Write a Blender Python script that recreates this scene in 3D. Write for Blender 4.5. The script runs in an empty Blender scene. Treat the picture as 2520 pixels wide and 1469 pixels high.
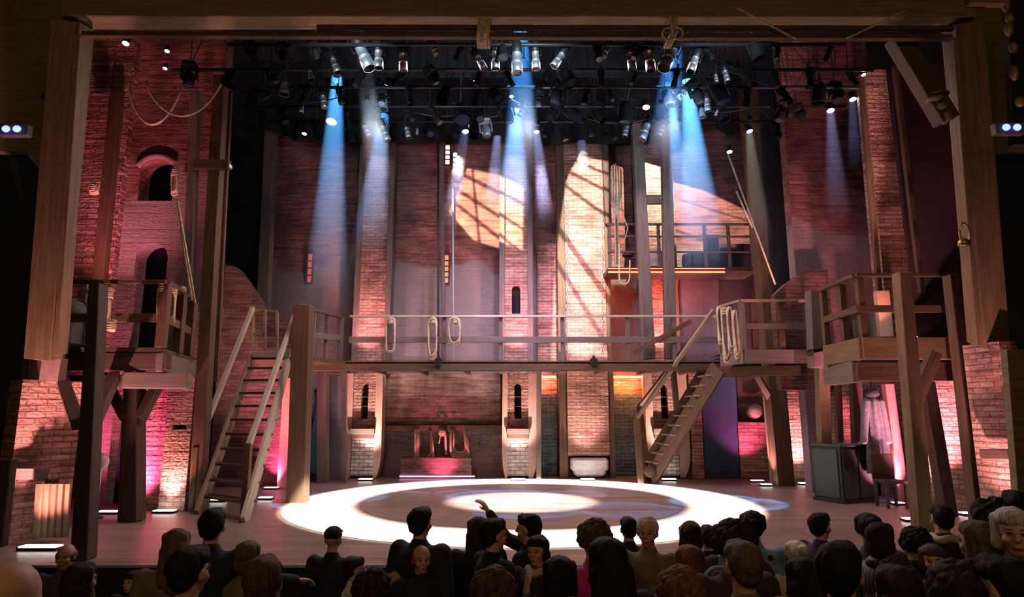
import bpy, bmesh, math, random
from mathutils import Vector, Matrix
random.seed(7)
S = bpy.context.scene
COL = S.collection
# ------------------------------------------------------------------ camera, world, exposure
F = 1600.0; CX, CY = 1260.0, 734.5; HOR = 1015.0; CAMX, CAMY, CAMZ = -0.165, -12.0, 1.56
PITCH = math.atan((HOR - CY) / F)
cam = bpy.data.objects.new('camera', bpy.data.cameras.new('camera')); COL.objects.link(cam)
cam.data.sensor_fit = 'HORIZONTAL'; cam.data.sensor_width = 36; cam.data.lens = 36 * F / 2520
cam.data.clip_end = 200; cam.data.clip_start = 0.05
cam.location = (CAMX, CAMY, CAMZ); cam.rotation_euler = (math.pi / 2 + PITCH, 0, 0)
S.camera = cam
w = bpy.data.worlds.new('world'); S.world = w; w.use_nodes = True
w.node_tree.nodes['Background'].inputs[0].default_value = (0.012, 0.009, 0.012, 1)
w.node_tree.nodes['Background'].inputs[1].default_value = 0.35
S.view_settings.view_transform = 'Standard'; S.view_settings.look = 'None'
S.view_settings.gamma = 1; S.view_settings.use_curve_mapping = False
S.view_settings.exposure = 1.2
S.cycles.use_denoising = True
S.cycles.use_adaptive_sampling = True; S.cycles.adaptive_threshold = 0.08; S.cycles.adaptive_min_samples = 16
S.cycles.max_bounces = 4; S.cycles.diffuse_bounces = 2; S.cycles.glossy_bounces = 2
S.cycles.transmission_bounces = 2; S.cycles.volume_bounces = 0; S.cycles.transparent_max_bounces = 12
S.cycles.sample_clamp_indirect = 3.0
S.cycles.volume_step_rate = 1.0; S.cycles.volume_max_steps = 40

def lk(name, data):
    o = bpy.data.objects.new(name, data); COL.objects.link(o); return o
def aim(o, tgt):
    o.rotation_euler = (Vector(tgt) - o.location).to_track_quat('-Z', 'Y').to_euler()
def spot(loc, tgt, power, color, deg=60, blend=0.6, rad=0.05, name='spot_lamp'):
    l = bpy.data.lights.new(name, 'SPOT'); l.energy = power; l.color = color
    l.spot_size = math.radians(deg); l.spot_blend = blend; l.shadow_soft_size = rad
    o = lk(name, l); o.location = loc; aim(o, tgt); return o
def area(loc, tgt, power, color, sx, sy, name='area_lamp'):
    l = bpy.data.lights.new(name, 'AREA'); l.shape = 'RECTANGLE'; l.size = sx; l.size_y = sy
    l.energy = power; l.color = color
    o = lk(name, l); o.location = loc; aim(o, tgt); return o

def W(px, py, d):
    xs = (px - CX) / F; ys = (CY - py) / F
    dy = math.cos(PITCH) - math.sin(PITCH) * ys; dz = math.sin(PITCH) + math.cos(PITCH) * ys
    t = d / dy
    return Vector((CAMX + xs * t, CAMY + d, CAMZ + dz * t))
def FL(px, py, z=0.0):
    xs = (px - CX) / F; ys = (CY - py) / F
    dy = math.cos(PITCH) - math.sin(PITCH) * ys; dz = math.sin(PITCH) + math.cos(PITCH) * ys
    t = (z - CAMZ) / dz
    return Vector((CAMX + xs * t, CAMY + dy * t, z))
def GP(px, d, py=1200):
    p = W(px, py, d); p.z = 0; return p
def DF(py):
    return FL(1260, py).y - CAMY

# ------------------------------------------------------------------ general light (front of house, washes)
# warm house light over the seats and the proscenium timbers
area((-3.5, -14.5, 6.5), (-5.2, -4.5, 4), 23, (1.0, 0.62, 0.24), 3, 1.5, 'house_lamp')
area((3.5, -14.5, 6.5), (5.2, -4.5, 4), 23, (1.0, 0.60, 0.24), 3, 1.5, 'house_lamp')
area((0, -15.5, 5.0), (0, -6, 0.5), 15, (1.0, 0.62, 0.32), 5, 1.5, 'house_lamp')
# washes on the set, hung under the front pipe
spot((-2.6, -3.9, 6.35), (-1.8, 5, 1.6), 150, (1.0, 0.46, 0.56), 66, 0.9, 0.4, 'wash_lamp')
spot((2.6, -3.9, 6.35), (2.2, 5, 1.6), 150, (1.0, 0.50, 0.60), 66, 0.9, 0.4, 'wash_lamp')
spot((0.0, -3.9, 6.35), (-6.4, -0.6, 2.2), 90, (1.0, 0.28, 0.32), 66, 0.9, 0.4, 'wash_lamp')
spot((0.0, -3.9, 6.35), (6.4, -0.6, 2.4), 100, (1.0, 0.32, 0.40), 66, 0.9, 0.4, 'wash_lamp')
spot((0.5, 0.5, 6.6), (-1.5, 5.1, 1.6), 460, (0.66, 0.55, 1.0), 84, 0.9, 0.3, 'wash_lamp')  # the lavender pair also stands in for a haze veil
spot((-1.5, 0.5, 6.6), (3.2, 5.1, 1.8), 430, (0.66, 0.55, 1.0), 84, 0.9, 0.3, 'wash_lamp')
spot((-3.3, -4.0, 6.2), (-5.7, -3.4, 1.0), 170, (1.0, 0.36, 0.42), 42, 0.9, 0.1, 'wash_lamp')  # added fill without a fixture, evens out the left front wall
spot((3.6, -4.0, 6.2), (6.0, -2.6, 1.2), 170, (1.0, 0.36, 0.42), 42, 0.9, 0.1, 'wash_lamp')  # same added fill for the right front wall
# soft light straight down on the stage floor
area((0, -0.6, 6.7), (0, -0.6, 0), 210, (1.0, 0.80, 0.78), 6.5, 5, 'stage_wash_lamp')
# unseen cool spots added to brighten the rig lamps
for x in (-2.6, 0.1, 2.9):
    spot((x, -4.3, 6.6), (x * 1.1, 1.0, 8.0), 90, (0.62, 0.82, 1.0), 70, 0.7, 0.1, 'rig_fill_lamp')

for x in (-2.4, 0.3, 3.0):  # more added fill, aimed at the rear rig lamps
    spot((x, -1.6, 6.4), (x * 1.05, 1.4, 8.0), 130, (0.62, 0.82, 1.0), 80, 0.7, 0.1, 'rig_fill_lamp')

GS = -1.0
# ---- gobo lamps: a pattern plate in the lamp shapes the beam
def gobo_lamp(loc, tgt, power, color, deg, build, rad=0.02, name='gobo_lamp'):
    o = spot(loc, tgt, power, color, deg, 0.05, rad, name)
    l = o.data; l.use_nodes = True; nt = l.node_tree
    em = [n for n in nt.nodes if n.type == 'EMISSION'][0]
    tc = nt.nodes.new('ShaderNodeTexCoord'); sp = nt.nodes.new('ShaderNodeSeparateXYZ')
    nt.links.new(tc.outputs['Normal'], sp.inputs[0])
    def m(op, a, b=None, c=None):
        n = nt.nodes.new('ShaderNodeMath'); n.operation = op
        for i, v in enumerate((a, b, c)):
            if v is None: continue
            if isinstance(v, (int, float)): n.inputs[i].default_value = v
            else: nt.links.new(v, n.inputs[i])
        return n.outputs[0]
    def sm(v, e0, e1):
        n = nt.nodes.new('ShaderNodeMapRange'); n.interpolation_type = 'SMOOTHSTEP'
        if e0 <= e1: a, b, c, d = e0, e1, 0.0, 1.0
        else: a, b, c, d = e1, e0, 1.0, 0.0
        for i, q in ((1, a), (2, b), (3, c), (4, d)): n.inputs[i].default_value = q
        nt.links.new(v, n.inputs[0]); return n.outputs[0]
    z = m('MULTIPLY', sp.outputs[2], GS)
    u = m('DIVIDE', sp.outputs[0], z); v = m('DIVIDE', sp.outputs[1], z)
    bpy.context.view_layer.update()
    R = o.rotation_euler.to_matrix().transposed()
    def loc2(p):
        q = R @ (Vector(p) - Vector(loc)); return q.x / -q.z, q.y / -q.z
    res = build(m, sm, u, v, loc2, nt)
    nt.links.new(res, em.inputs['Strength'])
    return o

RLOC = Vector((0.0, -4.0, 6.4))
def ring_pattern(m, sm, u, v, loc2, nt):
    """rings drawn on the stage floor by a tilted lamp: find where each ray meets the floor"""
    q = (Vector((0, -0.6, 0)) - RLOC).to_track_quat('-Z', 'Y').to_matrix()
    def comp(i):
        return m('ADD', m('ADD', m('MULTIPLY', u, q[i][0]), m('MULTIPLY', v, q[i][1])), -q[i][2])
    wx, wy, wz = comp(0), comp(1), comp(2)
    t = m('DIVIDE', -RLOC.z, wz)
    X_ = m('ADD', m('MULTIPLY', wx, t), RLOC.x); Y_ = m('ADD', m('MULTIPLY', wy, t), RLOC.y)
    r = m('SQRT', m('ADD', m('MULTIPLY', X_, X_), m('MULTIPLY', Y_, Y_)))
    ring = m('MULTIPLY', sm(r, 2.78, 3.08), sm(r, 4.14, 3.90))
    disc = sm(r, 1.46, 1.10)
    dist = m('SQRT', m('ADD', m('ADD', m('MULTIPLY', m('MULTIPLY', wx, t), m('MULTIPLY', wx, t)), m('MULTIPLY', m('MULTIPLY', wy, t), m('MULTIPLY', wy, t))), RLOC.z ** 2))
    k = m('POWER', m('DIVIDE', dist, 7.5), 2.6)
    return m('MULTIPLY', k, m('ADD', m('MULTIPLY', ring, 2.0), m('MULTIPLY', disc, 1.0)))
gobo_lamp(tuple(RLOC), (0, -0.6, 0), 8500, (1.0, 0.95, 0.90), 92, ring_pattern, 0.03, 'turntable_gobo_lamp')

def poly_gobo(points, bars, soft=0.006):
    """points: world corners (anticlockwise or clockwise) of the lit patch, bars: (pA, pB, width) dark muntins"""
    def build(m, sm, u, v, loc2, nt):
        P = [loc2(p) for p in points]
        area2 = sum(P[i][0] * P[(i + 1) % len(P)][1] - P[(i + 1) % len(P)][0] * P[i][1] for i in range(len(P)))
        sg = 1 if area2 > 0 else -1
        res = None
        for i in range(len(P)):
            (x0, y0), (x1, y1) = P[i], P[(i + 1) % len(P)]
            L = math.hypot(x1 - x0, y1 - y0); nx, ny = -(y1 - y0) / L * sg, (x1 - x0) / L * sg
            dd = m('ADD', m('ADD', m('MULTIPLY', u, nx), m('MULTIPLY', v, ny)), -(nx * x0 + ny * y0))
            s = sm(dd, -soft, soft)
            res = s if res is None else m('MULTIPLY', res, s)
        for a, b, wd in bars:
            (x0, y0), (x1, y1) = loc2(a), loc2(b)
            L = math.hypot(x1 - x0, y1 - y0); nx, ny = -(y1 - y0) / L, (x1 - x0) / L
            dd = m('ABSOLUTE', m('ADD', m('ADD', m('MULTIPLY', u, nx), m('MULTIPLY', v, ny)), -(nx * x0 + ny * y0)))
            s = sm(dd, wd * 0.45, wd * 0.45 + soft * 1.2)
            res = m('MULTIPLY', res, m('ADD', m('MULTIPLY', s, 0.85), 0.15))
        return res
    return build
DB = 16.9    # distance of the rear brick wall
DP = 16.4    # distance of the pillars in front of it
def B(px, py): return W(px, py, DB)
g1 = [B(1150, 415), B(1232, 432), B(1305, 470), B(1302, 635), B(1165, 590), B(1105, 520)]
b1 = [(B(1160, 440), B(1320, 520), .016), (B(1130, 470), B(1320, 590), .016), (B(1120, 500), B(1260, 610), .016),
      (B(1163, 420), B(1180, 600), .010), (B(1232, 420), B(1232, 600), .004)]
gobo_lamp((-1.6, -0.2, 6.6), (B(1215, 520)), 3600, (1.0, 0.80, 0.52), 40, poly_gobo(g1, b1), 0.03)
def Q(px, py): return W(px, py, DP - .25)
g2 = [Q(1425, 383), Q(1500, 400), Q(1500, 930), Q(1360, 930), Q(1372, 600), Q(1395, 440)]
b2 = [(Q(1420, 397), Q(1490, 427), .016), (Q(1405, 425), Q(1490, 468), .018), (Q(1398, 462), Q(1490, 530), .020),
      (Q(1395, 590), Q(1500, 740), .030), (Q(1380, 660), Q(1500, 860), .022)]
gobo_lamp((1.2, -0.2, 6.6), (Q(1440, 600)), 2500, (1.0, 0.80, 0.68), 60, poly_gobo(g2, b2), 0.03)
g3 = [B(1505, 405), B(1575, 425), B(1650, 445), B(1730, 468), B(1840, 520), B(1860, 575), B(1860, 700), B(1500, 700)]
b3 = [(B(1510, 440), B(1580, 462), .008), (B(1500, 505), B(1860, 640), .010)]
gobo_lamp((3.7, 2.75, 8.3), (B(1670, 560)), 800, (1.0, 0.80, 0.62), 110, poly_gobo(g3, b3), 0.03)

# ------------------------------------------------------------------ materials
MATS = {}
def nmat(name):
    m = bpy.data.materials.new(name); m.use_nodes = True; nt = m.node_tree
    return m, nt, nt.nodes['Principled BSDF']
def N(nt, t, **kw):
    n = nt.nodes.new(t)
    for k, v in kw.items():
        if k in n.inputs: n.inputs[k].default_value = v
        else: setattr(n, k, v)
    return n
def ramp(nt, fac, stops):
    r = nt.nodes.new('ShaderNodeValToRGB'); e = r.color_ramp.elements
    while len(e) < len(stops): e.new(0.5)
    for i, (p, c) in enumerate(stops): e[i].position = p; e[i].color = (*c, 1)
    nt.links.new(fac, r.inputs[0]); return r.outputs[0]
def plain(name, col, rough=0.7, metal=0.0, emit=None, es=1.0, noise=0.0):
    if name in MATS: return MATS[name]
    m, nt, b = nmat(name)
    b.inputs['Base Color'].default_value = (*col, 1); b.inputs['Roughness'].default_value = rough
    b.inputs['Metallic'].default_value = metal
    if emit:
        b.inputs['Emission Color'].default_value = (*emit, 1); b.inputs['Emission Strength'].default_value = es
    if noise:
        n = N(nt, 'ShaderNodeTexNoise', Scale=14.0, Detail=4.0)
        tc = N(nt, 'ShaderNodeTexCoord'); nt.links.new(tc.outputs['Object'], n.inputs['Vector'])
        c = ramp(nt, n.outputs['Fac'], [(0.3, tuple(q * (1 - noise) for q in col)), (0.7, tuple(min(1, q * (1 + noise)) for q in col))])
        nt.links.new(c, b.inputs['Base Color'])
    MATS[name] = m; return m
def brick(name, c1, c2, mortar, bump=0.6, rowh=0.078, bw=0.235, patch=None):
    m, nt, b = nmat(name)
    uv = N(nt, 'ShaderNodeUVMap')
    nz = N(nt, 'ShaderNodeTexNoise', Scale=3.0, Detail=3.0); nt.links.new(uv.outputs[0], nz.inputs['Vector'])
    mix = N(nt, 'ShaderNodeMixRGB', Fac=0.012); nt.links.new(uv.outputs[0], mix.inputs[1]); nt.links.new(nz.outputs['Color'], mix.inputs[2])
    br = N(nt, 'ShaderNodeTexBrick'); nt.links.new(mix.outputs[0], br.inputs['Vector'])
    br.inputs['Scale'].default_value = 1.0; br.inputs['Brick Width'].default_value = bw
    br.inputs['Row Height'].default_value = rowh; br.inputs['Mortar Size'].default_value = 0.009
    br.inputs['Mortar Smooth'].default_value = 0.35; br.inputs['Bias'].default_value = -0.1
    br.inputs['Color1'].default_value = (*c1, 1); br.inputs['Color2'].default_value = (*c2, 1)
    br.inputs['Mortar'].default_value = (*mortar, 1)
    n2 = N(nt, 'ShaderNodeTexNoise', Scale=1.3, Detail=6.0, Roughness=0.65); nt.links.new(uv.outputs[0], n2.inputs['Vector'])
    cr = ramp(nt, n2.outputs['Fac'], [(0.32, (0.45, 0.42, 0.42)), (0.68, (1.25, 1.2, 1.15))])
    mu = N(nt, 'ShaderNodeMixRGB', blend_type='MULTIPLY', Fac=1.0)
    nt.links.new(br.outputs['Color'], mu.inputs[1]); nt.links.new(cr, mu.inputs[2])
    out = mu.outputs[0]
    # wandering dark and light courses
    mp = N(nt, 'ShaderNodeMapping'); mp.inputs['Scale'].default_value = (1.2, 13.0, 1.0); nt.links.new(uv.outputs[0], mp.inputs[0])
    n3 = N(nt, 'ShaderNodeTexNoise', Scale=1.0, Detail=3.0); nt.links.new(mp.outputs[0], n3.inputs['Vector'])
    c3 = ramp(nt, n3.outputs['Fac'], [(0.36, (0.55, 0.5, 0.5)), (0.5, (1, 1, 1)), (0.66, (1.35, 1.3, 1.25))])
    m3 = N(nt, 'ShaderNodeMixRGB', blend_type='MULTIPLY', Fac=0.8); nt.links.new(out, m3.inputs[1]); nt.links.new(c3, m3.inputs[2]); out = m3.outputs[0]
    if patch:
        m4 = N(nt, 'ShaderNodeMixRGB'); m4.inputs[2].default_value = (*patch[0], 1)
        sx = N(nt, 'ShaderNodeSeparateXYZ'); nt.links.new(uv.outputs[0], sx.inputs[0])
        n5 = N(nt, 'ShaderNodeTexNoise', Scale=0.55, Detail=4.0); nt.links.new(uv.outputs[0], n5.inputs['Vector'])
        a = N(nt, 'ShaderNodeMath', operation='MULTIPLY_ADD'); nt.links.new(n5.outputs['Fac'], a.inputs[0]); a.inputs[1].default_value = 3.0
        nt.links.new(sx.outputs[1], a.inputs[2])
        r = N(nt, 'ShaderNodeMapRange'); r.inputs[1].default_value = patch[1] - .12; r.inputs[2].default_value = patch[1] + .12
        r.inputs[3].default_value = patch[2]; r.inputs[4].default_value = 0.0
        nt.links.new(a.outputs[0], r.inputs[0]); nt.links.new(r.outputs[0], m4.inputs[0]); nt.links.new(out, m4.inputs[1]); out = m4.outputs[0]
    nt.links.new(out, b.inputs['Base Color']); b.inputs['Roughness'].default_value = 0.8
    b.inputs['Specular IOR Level'].default_value = 0.25
    ad = N(nt, 'ShaderNodeMath', operation='MULTIPLY_ADD'); nt.links.new(br.outputs['Fac'], ad.inputs[0]); ad.inputs[1].default_value = -1.0
    n4 = N(nt, 'ShaderNodeTexNoise', Scale=22.0, Detail=4.0); nt.links.new(uv.outputs[0], n4.inputs['Vector'])
    ad2 = N(nt, 'ShaderNodeMath', operation='ADD'); nt.links.new(n4.outputs['Fac'], ad2.inputs[0]); nt.links.new(n3.outputs['Fac'], ad2.inputs[1])
    nt.links.new(ad2.outputs[0], ad.inputs[2])
    bp = N(nt, 'ShaderNodeBump', Strength=bump, Distance=0.035); nt.links.new(ad.outputs[0], bp.inputs['Height'])
    nt.links.new(bp.outputs[0], b.inputs['Normal'])
    MATS[name] = m; return m
def wood(name, c1, c2, rough=0.65, scale=1.0):
    m, nt, b = nmat(name)
    uv = N(nt, 'ShaderNodeUVMap')
    mp = N(nt, 'ShaderNodeMapping'); mp.inputs['Scale'].default_value = (1.1 * scale, 16 * scale, 1); nt.links.new(uv.outputs[0], mp.inputs[0])
    oi = N(nt, 'ShaderNodeObjectInfo'); nt.links.new(oi.outputs['Random'], mp.inputs['Location'])
    n = N(nt, 'ShaderNodeTexNoise', Scale=1.6, Detail=6.0, Roughness=0.6, Distortion=0.4); nt.links.new(mp.outputs[0], n.inputs['Vector'])
    c = ramp(nt, n.outputs['Fac'], [(0.28, c1), (0.5, tuple((a + q) / 2 for a, q in zip(c1, c2))), (0.75, c2)])
    nt.links.new(c, b.inputs['Base Color']); b.inputs['Roughness'].default_value = rough
    b.inputs['Specular IOR Level'].default_value = 0.3
    bp = N(nt, 'ShaderNodeBump', Strength=0.35, Distance=0.01); nt.links.new(n.outputs['Fac'], bp.inputs['Height']); nt.links.new(bp.outputs[0], b.inputs['Normal'])
    MATS[name] = m; return m
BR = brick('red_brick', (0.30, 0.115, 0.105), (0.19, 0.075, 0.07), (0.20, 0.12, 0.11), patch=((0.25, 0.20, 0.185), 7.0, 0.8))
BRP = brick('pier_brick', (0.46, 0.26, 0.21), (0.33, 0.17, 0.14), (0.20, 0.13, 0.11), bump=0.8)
BRW = brick('whitewashed_brick', (0.80, 0.76, 0.72), (0.62, 0.55, 0.52), (0.25, 0.2, 0.18), bump=1.0, rowh=0.09)
BRT = brick('teal_brick', (0.07, 0.155, 0.18), (0.05, 0.11, 0.13), (0.25, 0.27, 0.25), bump=0.7, rowh=0.085)
ZL0 = 2.0
BRR = brick('rugged_brick', (0.46, 0.24, 0.19), (0.25, 0.12, 0.10), (0.12, 0.07, 0.06), bump=1.0, rowh=0.10, bw=0.34)
BRD = brick('dark_brick', (0.18, 0.10, 0.085), (0.12, 0.065, 0.06), (0.10, 0.07, 0.06))
WD = wood('brown_timber', (0.05, 0.027, 0.014), (0.125, 0.072, 0.038))
WDK = wood('dark_timber', (0.035, 0.021, 0.015), (0.085, 0.052, 0.034))
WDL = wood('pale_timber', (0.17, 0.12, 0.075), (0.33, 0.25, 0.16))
WDG = wood('grey_timber', (0.085, 0.064, 0.054), (0.165, 0.130, 0.110))
BLACK = plain('flat_black', (0.006, 0.006, 0.007), 0.95)
BLKM = plain('black_metal', (0.025, 0.025, 0.028), 0.45, 0.6)
SILV = plain('bare_metal', (0.72, 0.74, 0.76), 0.35, 0.85)
GREYM = plain('grey_metal', (0.25, 0.26, 0.28), 0.45, 0.5)
ROPE = plain('rope_fibre', (0.50, 0.40, 0.26), 0.9, noise=0.35)
RAILM = wood('pale_rail', (0.30, 0.25, 0.18), (0.52, 0.46, 0.36))  # paler timber for handrails and top rails
WHITE = plain('whitewashed_block', (0.75, 0.72, 0.68), 0.7, noise=0.1)
LENSW = plain('lit_lens_white', (1, 1, 1), 0.3, emit=(1.0, 0.96, 0.93), es=9)
LENSB = plain('lit_lens_cool', (1, 1, 1), 0.3, emit=(0.85, 0.93, 1.0), es=6)
LENSP = plain('lit_lens_pink', (1, .5, .6), 0.3, emit=(1.0, 0.35, 0.6), es=3)
LENSD = plain('dark_lens', (0.02, 0.03, 0.05), 0.1)
LEDB = plain('blue_led', (0.1, 0.15, 1), 0.3, emit=(0.16, 0.22, 1.0), es=1.7)
LEDR = plain('red_led_strip', (1, 0.1, 0.05), 0.3, emit=(1.0, 0.10, 0.035), es=3.2)
PLAST = plain('brown_plaster', (0.23, 0.15, 0.12), 0.85, noise=0.15)

# ------------------------------------------------------------------ mesh builder
class MB:
    def __init__(s): s.v = []; s.f = []; s.uv = []; s.mi = []; s.sm = []
    def quad(s, pts, uvs=None, mi=0, smooth=False):
        b = len(s.v); s.v += [Vector(p) for p in pts]; s.f.append(tuple(range(b, b + len(pts))))
        if uvs is None:
            n = (Vector(pts[1]) - Vector(pts[0])).cross(Vector(pts[2]) - Vector(pts[1]))
            ax = max(range(3), key=lambda i: abs(n[i]))
            uvs = [((p[1], p[2]) if ax == 0 else (p[0], p[2]) if ax == 1 else (p[0], p[1])) for p in pts]
        s.uv.append(uvs); s.mi.append(mi); s.sm.append(smooth)
    def box(s, c, sz, rot=None, mi=0, taper=1.0):
        c = Vector(c); R = rot or Matrix.Identity(3)
        hx, hy, hz = sz[0] / 2, sz[1] / 2, sz[2] / 2
        P = {}
        for i in (-1, 1):
            for j in (-1, 1):
                for k in (-1, 1):
                    t = taper if k > 0 else 1
                    P[i, j, k] = c + R @ Vector((i * hx * t, j * hy * t, k * hz))
        for f in (((-1,-1,-1),(1,-1,-1),(1,-1,1),(-1,-1,1)), ((1,1,-1),(-1,1,-1),(-1,1,1),(1,1,1)),
                  ((-1,1,-1),(-1,-1,-1),(-1,-1,1),(-1,1,1)), ((1,-1,-1),(1,1,-1),(1,1,1),(1,-1,1)),
                  ((-1,-1,1),(1,-1,1),(1,1,1),(-1,1,1)), ((-1,1,-1),(1,1,-1),(1,-1,-1),(-1,-1,-1))):
            s.quad([P[q] for q in f], None, mi)
        return s
    def beam(s, p, q, wd, dp, side=None, mi=0, w2=None):
        """square timber from p to q; wd along 'side', dp across"""
        p, q = Vector(p), Vector(q); a = (q - p); L = a.length; a.normalize()
        sd = Vector(side) if side else (Vector((1, 0, 0)) if abs(a.x) < 0.8 else Vector((0, 0, 1)))
        sd = (sd - a * sd.dot(a)).normalized(); up = a.cross(sd)
        w2 = w2 or wd
        c = [(-1, -1), (1, -1), (1, 1), (-1, 1)]
        A = [p + sd * (i * wd / 2) + up * (j * dp / 2) for i, j in c]
        Bq = [q + sd * (i * w2 / 2) + up * (j * dp / 2) for i, j in c]
        o = random.random() * 5; v = o
        for k in range(4):
            k2 = (k + 1) % 4; e = wd if k % 2 == 0 else dp
            s.quad([A[k], A[k2], Bq[k2], Bq[k]], [(0, v), (0, v + e), (L, v + e), (L, v)], mi); v += e
        s.quad([A[3], A[2], A[1], A[0]], None, mi); s.quad(Bq, None, mi)
        return s
    def tube(s, pts, r, n=8, mi=0, closed=False, caps=True, r2=None):
        pts = [Vector(p) for p in pts]; m = len(pts); rings = []; u = 0; prev = None
        for i in range(m):
            if closed: t = pts[(i + 1) % m] - pts[i - 1]
            else: t = pts[min(i + 1, m - 1)] - pts[max(i - 1, 0)]
            t.normalize()
            if prev is None:
                x = Vector((0, 0, 1)) if abs(t.z) < 0.9 else Vector((1, 0, 0))
                x = (x - t * x.dot(t)).normalized()
            else: x = (prev - t * prev.dot(t)).normalized()
            prev = x; y = t.cross(x)
            rr = r if r2 is None else r + (r2 - r) * i / (m - 1)
            rings.append([pts[i] + (x * math.cos(a) + y * math.sin(a)) * rr for a in [2 * math.pi * k / n for k in range(n)]])
        for i in range(m if closed else m - 1):
            A, Bq = rings[i], rings[(i + 1) % m]; L = (pts[(i + 1) % m] - pts[i]).length
            for k in range(n):
                k2 = (k + 1) % n
                s.quad([A[k], A[k2], Bq[k2], Bq[k]], [(u, k / n), (u, (k + 1) / n), (u + L, (k + 1) / n), (u + L, k / n)], mi, True)
            u += L
        if caps and not closed:
            s.quad(rings[0][::-1], None, mi); s.quad(rings[-1], None, mi)
        return s
    def lathe(s, prof, c=(0, 0, 0), rot=None, n=20, mi=0, caps=True):
        """prof: (radius, z)"""
        R = rot or Matrix.Identity(3); c = Vector(c)
        rings = [[c + R @ Vector((r * math.cos(2 * math.pi * k / n), r * math.sin(2 * math.pi * k / n), z)) for k in range(n)] for r, z in prof]
        for A, Bq in zip(rings, rings[1:]):
            for k in range(n):
                k2 = (k + 1) % n; s.quad([A[k], A[k2], Bq[k2], Bq[k]], None, mi, True)
        if not caps: return s
        if prof[0][0] > 1e-4: s.quad(rings[0][::-1], None, mi)
        if prof[-1][0] > 1e-4: s.quad(rings[-1], None, mi)
        return s
    def ell(s, c, r, rot=None, n=16, m=10, mi=0, zmin=-1.0):
        R = rot or Matrix.Identity(3); c = Vector(c); rings = []
        th0 = math.acos(max(-1, min(1, zmin)))
        for i in range(m + 1):
            th = th0 * i / m + 1e-3
            rings.append([c + R @ Vector((r[0] * math.sin(th) * math.cos(a), r[1] * math.sin(th) * math.sin(a), r[2] * math.cos(th))) for a in [2 * math.pi * k / n for k in range(n)]])
        for A, Bq in zip(rings, rings[1:]):
            for k in range(n):
                k2 = (k + 1) % n; s.quad([A[k], Bq[k], Bq[k2], A[k2]], None, mi, True)
        s.quad(rings[0], None, mi); s.quad(rings[-1][::-1], None, mi)
        return s
    def cap(s, p, q, r1, r2, n=14, mi=0):
        """tapered capsule"""
        p, q = Vector(p), Vector(q); a = (q - p); L = max(a.length, 1e-4); R = a.to_track_quat('Z', 'Y').to_matrix()
        prof = [(r1 * math.sin(t), -r1 * math.cos(t)) for t in [math.pi / 2 * k / 5 for k in range(6)]]
        prof += [(r2 * math.cos(t), L + r2 * math.sin(t)) for t in [math.pi / 2 * k / 5 for k in range(6)]]
        prof[0] = (1e-4, prof[0][1]); prof[-1] = (1e-4, prof[-1][1])
        return s.lathe(prof, p, R, n, mi)
    def mesh(s, name, mats, merge=True):
        me = bpy.data.meshes.new(name); me.from_pydata([tuple(v) for v in s.v], [], s.f)
        ul = me.uv_layers.new(name='UVMap'); i = 0
        for uvs in s.uv:
            for q in uvs: ul.data[i].uv = q; i += 1
        for mt in (mats if isinstance(mats, (list, tuple)) else [mats]): me.materials.append(mt)
        me.polygons.foreach_set('material_index', s.mi); me.polygons.foreach_set('use_smooth', s.sm)
        if merge:
            bm = bmesh.new(); bm.from_mesh(me); bmesh.ops.remove_doubles(bm, verts=bm.verts, dist=1e-4)
            bmesh.ops.recalc_face_normals(bm, faces=bm.faces); bm.to_mesh(me); bm.free()
        me.update(); return me
    def obj(s, name, mats, parent=None, bevel=0.0):
        o = lk(name, s.mesh(name, mats))
        if bevel:
            b = o.modifiers.new('bevel', 'BEVEL'); b.width = bevel; b.segments = 1; b.limit_method = 'ANGLE'
        if parent: o.parent = parent
        return o
def tag(o, label=None, cat=None, group=None, kind=None):
    if label: o['label'] = label
    if cat: o['category'] = cat
    if group: o['group'] = group
    if kind: o['kind'] = kind
    return o
def empty(name, label, cat, loc=(0, 0, 0), group=None):
    e = lk(name, None); e.location = loc; e.empty_display_size = 0.1
    return tag(e, label, cat, group)
def to_local(mb, e):
    """shift a builder's world coordinates into its thing's frame"""
    L = Vector(e.location)
    for i in range(len(mb.v)): mb.v[i] = mb.v[i] - L
    return mb
def part(mb, name, mats, e, bevel=0.0, label=None):
    o = to_local(mb, e).obj(name, mats, e, bevel)
    if label: o['label'] = label
    return o
def ident_copy(root, loc=None, label=None, group=None):
    r = root.copy(); COL.objects.link(r)
    if loc is not None: r.location = loc
    if label: r['label'] = label
    if group: r['group'] = group
    for ch in list(root.children):
        c = ch.copy(); COL.objects.link(c); c.parent = r
        for g in list(ch.children):
            d = g.copy(); COL.objects.link(d); d.parent = c
    return r

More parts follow.
